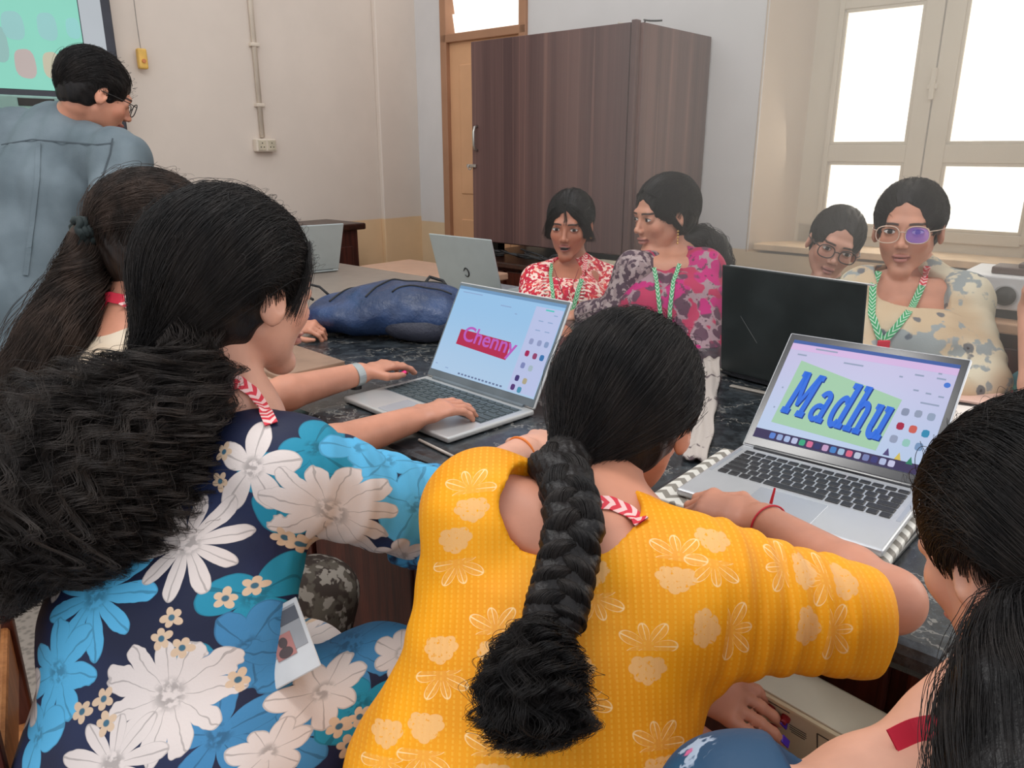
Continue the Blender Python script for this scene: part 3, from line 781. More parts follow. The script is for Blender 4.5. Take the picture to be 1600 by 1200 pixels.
flat(lid, T, 'badge', R4(X(.85), Y(.90), X(.92), Y(.915)), glow('teal_badge', L(80, 200, 190), .9), .0005)
gl2 = glow('mark_slate', L(110, 124, 160), .8)
for i in range(13): flat(lid, T, 'task_icon', R4(X(.28 + i * .034), Y(.022), X(.30 + i * .034), Y(.04)), gl2, .0005)
for (a, b_, w_) in ((.05, .93, .2), (.45, .86, .1), (.60, .80, .02), (.93, .86, .03), (.82, .78, .04), (.9, .78, .04), (.82, .68, .04), (.9, .68, .04), (.14, .05, .03), (.03, .07, .02)):
    flat(lid, T, 'toolbar_mark', R4(X(a), Y(b_), X(a + w_), Y(b_ + .010)), glow('mark_pale', L(150, 176, 216), .8), .0005)

# --- black laptop seen from behind (its user sits on the window side)
m_lidb = Mat('black_lid', .42, .4); kb_ = m_lidb.coord(); m_lidb.col(m_lidb.mix(m_lidb.noise(kb_, 9, 5).sm(.35, .8), L(30, 36, 36), L(48, 54, 54))); m_lidb = m_lidb.m
xb = Vector((-.62, .785, 0)).normalized()                # user's right, seen from the window side
hL = PZ(1127, 577, .79); hR = hL - xb * .352             # hinge line end points
away = Vector((0, 0, 1)).cross(xb)                       # from user towards us
cornB = hR - away * .24                                  # user front-left corner
lb, lid, T, sw, sh = laptop('laptop', 'open black laptop seen from behind, a scratch across its lid', (cornB.x, cornB.y), xb, .352, .24, .262, 96, m_bezel, m_key, m_bezel, True, (.01, .01, .012, .02), .776)
flat(lid, T, 'screen', R4(0, 0, sw, sh), screen_mat('screen_grey', L(170, 190, 220), L(190, 196, 220), .7))
lid.data.materials.clear(); lid.data.materials.append(m_lidb)
b = MB(); TT = T @ Matrix.Translation((0, 0, -.0095))
b.tube([TT @ Vector((sw * .86, sh * .55, 0)), TT @ Vector((sw * .72, sh * .30, 0))], .0011, 6, flat=.4); b.obj('scratch', simple('scratch_grey', L(110, 112, 108), .6), lid)
b = MB(); b.box(TT @ Vector((sw * .45, sh + .0112, .006)), (.352 * .98, .003, .005), T.to_3x3()); b.obj('lid_edge', m_alu, lid)

# --- white-silver laptop beyond the backpack, seen from behind
m_lids = simple('pale_silver_lid', L(186, 196, 196), .35, .5, .35, var=.03)
hl = SN(-2.36, 2.0, .79); hL = PZ(690, 449, .79); xw = -S_
hR_ = hL + S_ * .325; cornW = hR_ + N_ * .23
lw, lid, T, sw, sh = laptop('laptop', 'pale silver laptop beside the red dressed person, lid towards us', (cornW.x, cornW.y), xw, .325, .225, .225, 106, m_lids, m_keyg, m_bezg, False, (.008, .008, .01, .02), .774)
flat(lid, T, 'screen', R4(0, 0, sw, sh), screen_mat('screen_white', L(180, 190, 214), L(190, 200, 220), .6))
b = MB(); TT = T @ Matrix.Translation((0, 0, -.0092))
b.tube([TT @ Vector((sw * .50 + .013 * math.cos(a), sh * .33 + .017 * math.sin(a), 0)) for a in np.linspace(.3, 5.6, 20)], .003, 6, flat=.4); b.obj('lid_emblem', m_black, lid)
# --- far left laptop
cc = P(497, 408, 3.70); cc.z = .79
lf, lid, T, sw, sh = laptop('laptop', 'silver laptop on the laminate table at the far left', (cc.x, cc.y), (-.80, -.60, 0), .34, .23, .225, 112, m_lids, m_keyg, m_bezg, False, (.008, .008, .01, .02), .774)
flat(lid, T, 'screen', R4(0, 0, sw, sh), screen_mat('screen_white_b', L(180, 190, 214), L(190, 200, 220), .6))

# folder and tablet under the right laptop, paper things
MR = frame((.765, -.644, 0)); mc = Vector((.254, 1.090, 0)) + MR @ Vector((.151, .121, 0))
def chevron():
    M = Mat('chevron_print', .6); k = M.coord(); x, y, z = M.xyz(k)
    tri = ((x * 34).m('FRACT') - .5).abs() * 2; g = ((y * 34 + tri * .5) * 1.0).m('FRACT')
    M.col(M.mix((g - .5).abs().sm(.22, .27), L(128, 122, 112), L(208, 204, 194))); return M.m
b = MB(); b.box((0, 0, .005), (.345, .262, .010), None, .003, 2); o = b.obj('laptop_sleeve', chevron()); o.location = (mc.x, mc.y, .7845); o.rotation_euler = (0, 0, math.atan2(-.644, .765)); o.location += MR @ Vector((-.012, -.012, 0)); tag(o, 'grey and white chevron patterned sleeve under the lettered laptop', 'sleeve')
b = MB(); b.box((0, 0, .0045), (.36, .275, .009), None, .004, 3); o = b.obj('black_folder', simple('black_folder', (.014, .015, .017), .35)); o.location = (mc.x, mc.y, .7752); o.rotation_euler = (0, 0, math.atan2(-.644, .765) - .05); o.location += MR @ Vector((-.018, -.02, 0)); tag(o, 'black folder lowest in the stack under the lettered laptop', 'folder')
m_paper = simple('white_paper', L(236, 226, 216), .6, .3, var=.03)
q = PZ(1560, 668, TZ); o = MB().box((0, 0, .003), (.26, .19, .006), None, .001, 1).obj('paper_pad', m_paper); o.location = (q.x + .02, q.y, TZ + .0005); o.rotation_euler = (0, 0, -.5); tag(o, 'white paper pad on the bench right of the lettered laptop', 'paper')
q = PZ(1540, 636, TZ); o = MB().box((0, 0, .004), (.24, .10, .008), None, .002, 1).obj('note_book', simple('peach_cover', L(226, 186, 168), .5)); o.location = (q.x + .02, q.y + .05, TZ + .0005); o.rotation_euler = (0, 0, -.6); tag(o, 'peach covered notebook behind the white paper pad', 'notebook')
# pale patterned strip lying on the granite
def stripe():
    M = Mat('pale_strip', .8, .2); k = M.coord(); n1 = M.noise(k, 26, 4)
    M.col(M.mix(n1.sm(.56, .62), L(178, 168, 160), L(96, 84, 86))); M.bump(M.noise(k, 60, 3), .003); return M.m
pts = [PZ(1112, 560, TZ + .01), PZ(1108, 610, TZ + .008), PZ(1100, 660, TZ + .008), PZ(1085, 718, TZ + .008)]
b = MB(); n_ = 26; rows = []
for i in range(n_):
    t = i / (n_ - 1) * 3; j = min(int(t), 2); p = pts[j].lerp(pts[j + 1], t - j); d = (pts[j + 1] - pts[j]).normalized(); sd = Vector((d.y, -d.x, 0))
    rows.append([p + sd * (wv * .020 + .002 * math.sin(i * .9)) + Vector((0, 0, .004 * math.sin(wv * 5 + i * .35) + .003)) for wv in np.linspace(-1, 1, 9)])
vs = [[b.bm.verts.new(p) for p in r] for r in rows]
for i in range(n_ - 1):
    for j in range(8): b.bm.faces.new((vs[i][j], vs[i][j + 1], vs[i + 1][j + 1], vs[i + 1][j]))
o = b.obj('bench_strip', stripe(), None, True); md = o.modifiers.new('s', 'SOLIDIFY'); md.thickness = .004; tag(o, 'pale patterned strip lying across the granite between the two front laptops', 'stripe')
# thin white cable + scale on the granite
q0, q1 = PZ(1128, 580, TZ), PZ(1240, 606, TZ)
b = MB(); b.tube([q0.lerp(q1, t) + Vector((0, 0, .005)) + Vector((.3, .95, 0)) * (.006 * math.sin(t * 26)) for t in np.linspace(-.02, 1, 60)], .0036, 8)
tag(b.obj('lace_cord', simple('white_cord', L(226, 216, 200), .7), None, True), 'white wavy cord along the foot of the black laptop', 'cord')
q0, q1 = PZ(1160, 608, TZ), PZ(1225, 622, TZ); d = q1 - q0
o = MB().box((0, 0, .002), (d.length + .06, .014, .004), None, .001, 1).obj('ruler', simple('clear_scale', L(150, 142, 132), .3)); o.location = (q0 + q1) / 2 + Vector((0, 0, .0005)); o.rotation_euler = (0, 0, math.atan2(d.y, d.x)); tag(o, 'thin pale ruler on the granite in front of the black laptop', 'ruler')
q0, q1 = PZ(655, 690, TZ), PZ(708, 716, TZ); d = q1 - q0
b = MB(); b.cyl(-d / 2, d / 2, .003, n=8); o = b.obj('pencil', simple('grey_pencil', L(170, 160, 150), .5), None, True); o.location = (q0 + q1) / 2 + Vector((0, 0, .0035)); tag(o, 'thin pencil on the bench edge in front of the typed-on laptop', 'pencil')
q = PZ(462, 572, TZ); o = MB().box((0, 0, .009), (.24, .19, .018), None, .003, 2).obj('brown_book', simple('kraft_cover', L(140, 112, 92), .6)); o.location = (q.x - .02, q.y, TZ + .0005); o.rotation_euler = (0, 0, -.78); tag(o, 'brown covered book on the bench behind the wristwatch arm', 'book')
q = PZ(455, 592, TZ); o = MB().box((0, 0, .003), (.20, .24, .006), None, .001, 1).obj('loose_sheet', simple('beige_sheet', L(190, 160, 136), .6)); o.location = (q.x + .03, q.y - .02, TZ + .0005); o.rotation_euler = (0, 0, -.6); tag(o, 'beige sheet under the wristwatch arm', 'paper')

# ------------------------------------------------------------------ white trainer box with red terminals under the yellow sleeve
bxo = P(1312, 1150, .93) - N_ * .02
xt = Vector((.70, -.66, -.12)).normalized(); RB = frame(xt, z=Vector((-.25, -.35, 1)))
tb = thing('trainer_box', 'cream electronics trainer box with red terminals, below the yellow sleeve', 'instrument', bxo)
tb.rotation_euler = RB.to_euler()
m_cream = simple('cream_case', L(212, 206, 176), .45, .4, var=.04)
m_creamt = simple('cream_case_top', L(176, 170, 150), .5, .4, var=.05)
b = MB(); b.box((0, .03, -.04), (.25, .06, .13), None, .006, 3); b.obj('casing', m_cream, tb)
b = MB(); b.box((0, .03, .0255), (.246, .052, .003), None, .001, 1); b.obj('top_cover', m_creamt, tb)
m_redt = simple('red_terminal', L(140, 24, 34), .35)
for i, (x_, z_) in enumerate(((-.100, .004), (-.080, .003), (-.060, .0), (-.100, -.036), (-.078, -.04))):
    b = MB(); b.lathe([(.0062, 0), (.0062, .004), (.004, .006), (.004, .009)], Matrix.Translation((x_, 0, z_)) @ frame((1, 0, 0), z=(0, -1, 0)).to_4x4(), 16); b.obj('terminal', m_redt, tb)
m_ink = simple('printed_ink', L(60, 60, 54), .6)
b = MB()
for x_, z_, w_, h_ in ((-.08, .015, .05, .0012), (-.10, -.012, .0012, .012), (-.08, -.014, .0012, .016), (-.06, -.014, .0012, .014), (-.103, -.022, .006, .0015), (-.083, -.024, .006, .0015), (-.045, -.012, .022, .0010), (-.045, -.017, .022, .001), (-.045, -.022, .022, .001), (-.045, -.027, .018, .001), (-.02, -.02, .0014, .05), (.02, .005, .08, .0014), (.055, .012, .02, .0012)):
    b.box((x_, -.0003, z_), (w_, .0008, h_))
b.obj('panel_print', m_ink, tb)
st_ = thing('wooden_stool', 'wooden stool under the cream trainer box', 'stool', (bxo.x - .03, bxo.y - .055, 0))
b = MB(); b.box((0, 0, bxo.z - .135), (.28, .22, .03), frame((.746, -.666, 0)), .006); b.obj('seat', m_rwood, st_)
for a in (-.11, .11):
    for c_ in (-.08, .08):
        b = MB(); v = frame((.746, -.666, 0)) @ Vector((a, c_, 0)); b.box((v.x, v.y, (bxo.z - .15) / 2), (.03, .03, bxo.z - .15), frame((.746, -.666, 0))); b.obj('leg', m_rwood, st_)

# ------------------------------------------------------------------ volume added to imitate lens glare in front of the window
hz = MB(); bx(hz, -1.42, .9, 1.62, 3.36, .80, 2.45); ho = hz.obj('glare_volume', None); hm = bpy.data.materials.new('glare'); hm.use_nodes = True; nt_ = hm.node_tree; nt_.nodes.clear()
vs_ = nt_.nodes.new('ShaderNodeVolumePrincipled'); vs_.inputs['Density'].default_value = .26; vs_.inputs['Color'].default_value = (1, .95, .88, 1); vs_.inputs['Anisotropy'].default_value = .3
nt_.links.new(vs_.outputs[0], nt_.nodes.new('ShaderNodeOutputMaterial').inputs['Volume']); ho.data.materials.append(hm); ho['kind'] = 'stuff'; ho['label'] = 'bright haze of the lens, as a volume added before the window'; ho['category'] = 'glare'
from mathutils.bvhtree import BVHTree

# ------------------------------------------------------------------ people: materials
def skin_mat(name, tone, lip, openm=False):
    M = Mat(name, .48, .45); k = M.coord(); hp = M.attr('hp'); x, y, z = M.xyz(hp)
    nz = M.noise(k, 18, 4); f = M.noise(k, 120, 3)
    base = M.mix(nz.sm(.3, .7), tuple(c * .90 for c in tone), tuple(min(1, c * 1.08) for c in tone))
    ax = x.abs()
    blush = ((ax - .04).pw(2) * 1400 + (z + .03).pw(2) * 1400).sm(1.0, 0.0) * y.gt(.04)
    base = M.mix(blush * .35, base, (tone[0] * 1.05, tone[1] * .78, tone[2] * .72))
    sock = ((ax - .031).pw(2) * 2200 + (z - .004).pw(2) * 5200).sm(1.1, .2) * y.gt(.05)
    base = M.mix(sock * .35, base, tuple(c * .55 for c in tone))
    zl = (z + .0615) + (x * x) * (-1.5 if not openm else 3.0)
    lipm = ((x / .0222).pw(2) + (zl / (.0100 if not openm else .0138)).pw(2)).sm(1.15, .85) * y.gt(.06)
    base = M.mix(lipm * .85, base, lip)
    if openm:
        ml = ((x / .0185).pw(2) + ((zl - .000) / .0062).pw(2)).sm(1.15, .8) * y.gt(.06)
        base = M.mix(ml, base, (.02, .006, .006))
        te = ((x / .012).pw(2) + ((zl - .0036) / .0022).pw(2)).sm(1.15, .8) * y.gt(.06); base = M.mix(te * .9, base, (.55, .5, .45))
    else:
        ml = (zl.abs() + (ax * .02)).sm(.0017, .0006) * ax.lt(.0205) * y.gt(.06)
        base = M.mix(ml * .8, base, tuple(c * .25 for c in lip))
    t = (ax - .010) / .040
    bz = (t * 2.5).m('SINE') * .0048 - t * .0040 + .0192
    br = ((z - bz).abs() + (f - .5) * .0012).sm(.0040, .0022) * t.sm(-.02, .08) * t.sm(1.02, .86) * y.gt(.03)
    base = M.mix(br * .92, base, (.012, .008, .007))
    ns = ((ax - .0075).pw(2) * 52000 + ((z + .0395).pw(2)) * 160000).sm(1.0, .3) * y.gt(.085)
    base = M.mix(ns * .8, base, tuple(c * .12 for c in tone))
    M.col(base); M.bump(f, .0006, .35)
    M.b.inputs['Subsurface Weight'].default_value = .06; M.b.inputs['Subsurface Radius'].default_value = (.02, .008, .005)
    return M.m


def hair_mat(name, c1, c2, rough=.42):
    M = Mat(name, rough, .22); k = M.coord(); nz = M.noise(k, 30, 4, .6, (1, 1, .35)); M.col(M.mix(nz.sm(.35, .7), c1, c2)); M.bump(M.noise(k, 160, 3, .6, (1, 1, .2)), .002, .8); return M.m


m_hair = hair_mat('black_hair', (.006, .005, .005), (.016, .013, .012))
m_hairb = hair_mat('brown_black_hair', (.014, .009, .007), (.045, .028, .020))
m_strand = hair_mat('hair_strand', (.007, .006, .006), (.020, .016, .014), .5)
m_strandb = hair_mat('brown_hair_strand', (.018, .012, .009), (.06, .038, .028), .5)
m_sclera = None
def eye_mat():
    M = Mat('eye', .12, .5); x, y, z = M.xyz(M.attr('ep')); r = (x * x + z * z).m('SQRT')
    c = M.mix(r.sm(.0064, .0058), (.62, .58, .54), (.022, .010, .006)); c = M.mix(r.sm(.0028, .0022), c, (.002, .002, .002)); M.col(c); return M.m
m_eye = eye_mat(); m_lash = simple('eyelash', (.008, .006, .005), .6)
SK = {'a': skin_mat('skin_warm', L(192, 132, 106), L(156, 86, 78)), 'b': skin_mat('skin_deep', L(178, 116, 90), L(160, 92, 86), True),
      'c': skin_mat('skin_medium', L(196, 138, 112), L(166, 102, 94)), 'd': skin_mat('skin_light', L(206, 152, 128), L(170, 106, 98))}


def stripe_mat(name, c1, c2, f=75, dia=1.0, thr=.5):
    M = Mat(name, .6); x, y, z = M.xyz(M.attr('cl')); g = ((x * f) + (y.abs() * f * dia)).m('FRACT'); M.col(M.mix(g.sm(thr - .05, thr + .05), c1, c2)); return M.m
m_lan = stripe_mat('red_white_lanyard', L(206, 40, 58), L(232, 190, 184)); m_langr = stripe_mat('green_lanyard', L(52, 150, 92), L(196, 216, 196), 70, 2.0, .72)
m_lanred = simple('red_lanyard_plain', L(208, 40, 64), .6)


# ------------------------------------------------------------------ people: shapes
HEAD = SD(); h_ = HEAD; h_.k = .018
h_.ell((0, -.015, .032), (.073, .091, .080)); h_.ell((0, .020, -.030), (.0560, .065, .070), k=.022)
for q in (-1, 1):
    h_.seg((q * .045, .002, -.044), (q * .011, .060, -.095), .0145, .0125, .020)
    h_.ell((q * .034, .056, -.024), (.020, .018, .019), k=.018)
h_.ell((0, .066, -.097), (.019, .016, .015), k=.016)
h_.seg((-.028, .073, .020), (.028, .073, .020), .0125, k=.014)
for q in (-1, 1):
    h_.ell((q * .031, .097, .002), (.0185, .016, .0115), k=.010, op='s')
    h_.ell((q * .031, .0695, .002), (.0150, .0135, .0122), k=.004)
    h_.ell((q * .075, -.006, -.008), (.0085, .017, .029), np.array(Matrix.Rotation(-q * .35, 3, 'Z')), k=.006)
    h_.ell((q * .083, .000, -.004), (.006, .008, .014), k=.004, op='s')
h_.seg((0, .079, .010), (0, .096, -.024), .0055, .0080, .010); h_.ell((0, .099, -.029), (.0088, .0088, .0082), k=.007)
for q in (-1, 1):
    h_.ell((q * .0110, .092, -.033), (.0058, .0080, .0062), k=.005)
    h_.ell((q * .0062, .099, -.0400), (.0036, .005, .0035), k=.003, op='s')
h_.ell((0, .0845, -.0560), (.0195, .0095, .0052), k=.006); h_.ell((0, .0835, -.0672), (.0150, .0105, .0066), k=.006)
h_.ell((0, .094, -.0615), (.0200, .008, .0011), k=.002, op='s')
HEADO = SD(); HEADO.p = list(HEAD.p); HEADO.lo = HEAD.lo; HEADO.hi = HEAD.hi; HEADO.ell((0, .096, -.0625), (.0165, .013, .0050), k=.003, op='s')


def hmat(f, roll=0.0, up=(0, 0, 1)):
    y = Vector(f).normalized(); x = y.cross(Vector(up)).normalized(); z = x.cross(y)
    R = Matrix((x, y, z)).transposed(); return R @ Matrix.Rotation(roll, 3, 'Y')


def hand(sd, wrist, d, up, thumb, curl=.5, spread=.12, ln=.165, tcurl=.3, k=.0035, fr=.0078):
    """wrist -> fingertips along d; up = back of the hand; thumb=+1: on the d x up side"""
    w_ = Vector(wrist); d = Vector(d).normalized(); up = Vector(up); up = (up - d * up.dot(d)).normalized(); s = d.cross(up) * thumb
    s_ = ln / .175; pl = .088 * s_
    knuck = w_ + d * pl; hand.tips = []
    sd.eseg(w_ - d * .01, w_ + d * pl * .5, (.026 * s_, .018 * s_), (.034 * s_, .0145 * s_), s, k=.012)
    sd.eseg(w_ + d * pl * .5, w_ + d * (pl - .006), (.034 * s_, .0145 * s_), (.037 * s_, .0125 * s_), s, k=.008)
    for i, (off, l) in enumerate(((.028, .070), (.0095, .078), (-.0095, .073), (-.027, .058))):
        b = knuck + s * off * s_ - d * abs(off) * .18; dd = (d + s * off * spread * 26).normalized(); u2 = up
        ax = dd.cross(u2).normalized(); a = 0.0; p = b; c_ = curl * (1 + .12 * i)
        for j, (fl, r0, r1) in enumerate(((.46, 1.08, .98), (.30, .98, .9), (.24, .9, .74))):
            a -= c_ * (.55 if j == 0 else .6); v = Matrix.Rotation(a, 3, ax) @ dd
            n_ = p + v * l * fl * s_; sd.seg(p, n_, fr * r0 * s_, fr * r1 * s_, k=(.006 if j == 0 else k)); p = n_
        hand.tips.append((p.copy(), v.copy(), (Matrix.Rotation(a, 3, ax) @ u2)))
    tb_ = w_ + d * .022 * s_ + s * .022 * s_; t1 = tb_ + (d * .55 + s * .75 - up * .25).normalized() * .040 * s_
    t2_ = t1 + (d * (.9 - tcurl * .2) + s * (.35 - tcurl) - up * .2).normalized() * .031 * s_; t3_ = t2_ + (d + s * (.1 - tcurl) - up * .2).normalized() * .024 * s_
    sd.seg(tb_, t1, .0135 * s_, .0105 * s_, k=.010); sd.seg(t1, t2_, .0100 * s_, .0088 * s_, k=k); sd.seg(t2_, t3_, .0088 * s_, .0066 * s_, k=k)
    return t3_, s


def arm(sd, sh, el, wr, ru=.040, re=.034, rw=.024):
    sh, el, wr = Vector(sh), Vector(el), Vector(wr)
    sd.seg(sh, el, ru, re, k=.02); m = el.lerp(wr, .28)
    sd.seg(el, m, re * .98, re * 1.02, k=.015); sd.seg(m, wr, re * 1.02, rw, k=.012)


class Person:
    def __init__(s, label, pos, f, roll=0.0, up=(0, 0, 1), org=None, skin='a', openm=False, hs=1.0):
        s.pos = Vector(pos); s.R = hmat(f, roll, up); s.org = Vector(org if org is not None else (pos[0], pos[1], 0)); s.org.z = 0
        s.t = thing('person', label, 'person', s.org); s.sk = SD(); s.sk.k = .015; s.skin = SK[skin]; s.hs = hs; s.surfs = []; s.bv = None
        Hd = HEADO if openm else HEAD
        if hs != 1.0:
            H2 = SD(); H2.lo = [a * hs for a in Hd.lo]; H2.hi = [a * hs for a in Hd.hi]
            H2.ev = lambda X, Hd=Hd: Hd.ev(X / hs) * hs; Hd = H2
        s.sk.local(Hd, s.pos, np.array(s.R), .001)
    def w(s, v): return s.pos + s.R @ (Vector(v) * s.hs)
    def neck(s, base, r=.050):
        s.nb = Vector(base); a = s.w((0, -.038, -.048)); s.sk.seg(a, s.nb, r * .83, r * .95, k=.010)
    def traps(s, a, b, r=.030):
        for q in (a, b): s.sk.seg(s.nb + Vector((0, 0, .004)), Vector(q) + Vector((0, 0, .002)), r, .038, k=.03)
    def body(s, vox, name='body', clip=None):
        v, q = s.sk.mesh(vox, clip=clip)
        hp = ((v - np.array(s.pos)) @ np.array(s.R)) / s.hs
        s.surfs.append((v, q))
        me = np_mesh(name, v - np.array(s.org), q, True, {'hp': hp}); return link(name, me, s.skin, s.t)
    def eyes(s, gaze=(0, 0), lid=1.0):
        for q in (-1, 1):
            c = np.array((q * .031, .0695, .002)); ra = np.array((.0158, .0142, .0128))
            n, m_ = 15, 8; V_ = []; E = []
            for i in range(n):
                xx = -.0143 + .0286 * i / (n - 1); e = max(0, 1 - (xx / .0145) ** 2)
                zu = .0060 * e ** .7 * lid + q * xx * .06; zl = -.0046 * e ** .8 + q * xx * .06
                for j in range(m_ + 1):
                    zz = zl + (zu - zl) * j / m_; yy = ra[1] * math.sqrt(max(0, 1 - (xx / ra[0]) ** 2 - (zz / ra[2]) ** 2)) + .0003
                    V_.append(s.w(c + (xx, yy, zz)) - s.org); E.append((xx - gaze[0], 0, zz - gaze[1] - .0004))
            Q = np.array([[i * (m_ + 1) + j, (i + 1) * (m_ + 1) + j, (i + 1) * (m_ + 1) + j + 1, i * (m_ + 1) + j + 1] for i in range(n - 1) for j in range(m_)])
            link('eye', np_mesh('eye', np.array(V_), Q, True, {'ep': np.array(E)}), m_eye, s.t)
            b = MB(); b.tube([V_[i * (m_ + 1) + m_] + s.R @ Vector((0, .0006, .0004)) for i in range(n)], [.0006 + .0009 * math.sin(math.pi * i / (n - 1)) for i in range(n)], 6); b.obj('eyelash', m_lash, s.t, True)
    def cap(s, vox=.0045, puff=1.0, m=None, parting=0.0, low=-.062, extra=None, face=(.063, .085, .102), fc=(0, .105, -.030), earcut=True, name='hair', sideburn=0.0):
        c = SD(); c.k = .012; g = puff
        c.ell((0, -.0225, .034), (.0815 * g, .0985 * g, .0880 * g)); c.ell((0, -.045, -.015), (.066 * g, .062 * g, .066 * g), k=.02)
        if extra: extra(c)
        c.ell(fc, face, k=.006, op='s'); c.ell((0, .06, -.10), (.12, .075, .075), k=.012, op='s')
        c.plane((0, 0, low), (0, .25, -1), .01)
        if earcut:
            for q in (-1, 1): c.ell((q * .083, .006, -.020), (.022, .024, .030), k=.008, op='s')
        c.disp = lambda X: .0016 * np.sin(X[:, 0] * 210 + 3 * np.sin(X[:, 2] * 40)) * np.sin(X[:, 2] * 90 + X[:, 1] * 120) + .003 * np.exp(-((X[:, 0] - parting) / .003) ** 2) * (X[:, 2] > .09)
        hs, pos, R = s.hs, np.array(s.pos), np.array(s.R)
        v, q = c.mesh(vox); v = (v * hs) @ R.T + pos
        s.capf = c; return link(name, np_mesh(name, v - np.array(s.org), q), m or m_hair, s.t)
    def scalp(s, tie, n, puff=1.0, m=None, r=.00045, jit=.004, k=12, face=(.067, .088, .106), fc=(0, .105, -.030), lift=.002, curl=0.0, name='hair_strands', wild=0.0):
        """strands combed over the cap from their root towards the tie point (head coordinates)"""
        ctr = np.array((0, -.0225, .034)); rad = np.array((.0815, .0985, .0880)) * puff
        T_ = (np.array(tie) - ctr) / rad; Tl = np.linalg.norm(T_); Td = T_ / Tl
        D_ = rng.normal(size=(n * 3, 3)); D_ /= np.linalg.norm(D_, axis=1, keepdims=True)
        p = ctr + D_ * rad; ok = (D_[:, 2] > -.55) & ((D_ * Td).sum(1) > -.93) & ((((p - fc) / face) ** 2).sum(1) > 1) & ~((p[:, 2] < -.015) & (p[:, 1] > -.012))
        D_ = D_[ok][:n]; n = len(D_)
        t = np.linspace(0, 1, k)[None, :, None]; a = D_[:, None, :]; b = Td[None, None, :] + rng.normal(size=(n, 1, 3)) * .05
        mid = np.stack([D_[:, 0] * 1.25, np.minimum(D_[:, 1] * .25, .25) - .12, np.maximum(D_[:, 2], -.1) * .8 + .42], 1)
        mid /= np.linalg.norm(mid, axis=1, keepdims=True); mid = mid[:, None, :]
        X_ = (1 - t) ** 2 * a + 2 * t * (1 - t) * mid * 1.15 + t * t * b; X_ /= np.linalg.norm(X_, axis=2, keepdims=True)
        up_ = 1.012 + rng.random((n, 1, 1)) * lift / .09
        sc = (1 - t ** 8) * up_ + t ** 8 * max(Tl, 1.0)
        X_ = X_ * sc
        pts = ctr + X_ * rad
        ph = rng.random((n, 1)) * 6.28; fr = 5 + rng.random((n, 1)) * 8; tt = t[..., 0]
        wob = np.stack([np.sin(tt * fr + ph), np.sin(tt * fr * 1.3 + ph * 2), np.cos(tt * fr + ph)], -1) * (jit * .4 * rng.random((n, 1, 1)) + curl * np.sin(tt * 22 + ph)[..., None] * .5)
        pts = pts + wob
        if wild:
            wm = (rng.random((n, 1, 1)) < .06) * wild; pts = pts + wm * rng.normal(size=(n, 1, 3)) * tt[..., None] * (1 - tt[..., None]) * 4 * .007
        W_ = (pts * s.hs) @ np.array(s.R).T + np.array(s.pos)
        return strands(name, W_, r, r * .7, m or m_strand, s.t, s.org)
    def flyaway(s, n, puff=1.1, m=None, r=.0003, ln=.05, top=True):
        ctr = np.array((0, -.019, .034)); rad = np.array((.0815, .1005, .0895)) * puff
        D_ = rng.normal(size=(n, 3)); D_[:, 2] = np.abs(D_[:, 2]) * (1 if top else .6); D_ /= np.linalg.norm(D_, axis=1, keepdims=True)
        p = ctr + D_ * rad; tg = np.cross(D_, rng.normal(size=(n, 3))); tg /= np.linalg.norm(tg, axis=1, keepdims=True); k = 10
        t = np.linspace(0, 1, k)[None, :, None]; ph = rng.random((n, 1, 1)) * 6
        pts = p[:, None] + tg[:, None] * t * ln * rng.random((n, 1, 1)) + D_[:, None] * (np.sin(t * 2.6 + ph * .1) * .008 * rng.random((n, 1, 1))) + .004 * np.sin(t * 9 + ph)
        W_ = (pts * s.hs) @ np.array(s.R).T + np.array(s.pos); return strands('flyaway_hair', W_, r, r * .5, m or m_strand, s.t, s.org)
    def garment(s, sd, vox, m, name='kurta', proj=None, clip=None):
        v, q = sd.mesh(vox, clip=clip); cl = v if proj is None else proj(v); s.surfs.append((v, q))
        return link(name, np_mesh(name, v - np.array(s.org), q, True, {'cl': cl}), m, s.t)
    def ribbon(s, pts, wd_, m, name='lanyard', face=None, n=40, th=.0012):
        pts = [Vector(p) for p in pts]; cs = []                    # catmull-rom ribbon through pts facing 'face'
        for i in range(len(pts) - 1):
            a, b, c, d = pts[max(i - 1, 0)], pts[i], pts[i + 1], pts[min(i + 2, len(pts) - 1)]
            for t in np.linspace(0, 1, max(4, n // len(pts)), endpoint=False): cs.append(.5 * ((2 * b) + (c - a) * t + (2 * a - 5 * b + 4 * c - d) * t * t + (3 * b - a - 3 * c + d) * t ** 3))
        cs.append(pts[-1]); V_ = []; cl = []; run = 0
        for i, p in enumerate(cs):
            tg = (cs[min(i + 1, len(cs) - 1)] - cs[max(i - 1, 0)]).normalized(); nn = Vector(face(p) if callable(face) else face)
            nn = (nn - tg * nn.dot(tg)).normalized(); sd_ = tg.cross(nn)
            if i: run += (p - cs[i - 1]).length
            for a, o_ in ((-.5, th), (.5, th), (.5, -th), (-.5, -th)): V_.append(p + sd_ * wd_ * a + nn * o_ * .5 - s.org); cl.append((run, a * wd_, 0))
        Q = [[i * 4 + j, i * 4 + (j + 1) % 4, (i + 1) * 4 + (j + 1) % 4, (i + 1) * 4 + j] for i in range(len(cs) - 1) for j in range(4)]
        return link(name, np_mesh(name, np.array(V_), np.array(Q), False, {'cl': np.array(cl)}), m, s.t)
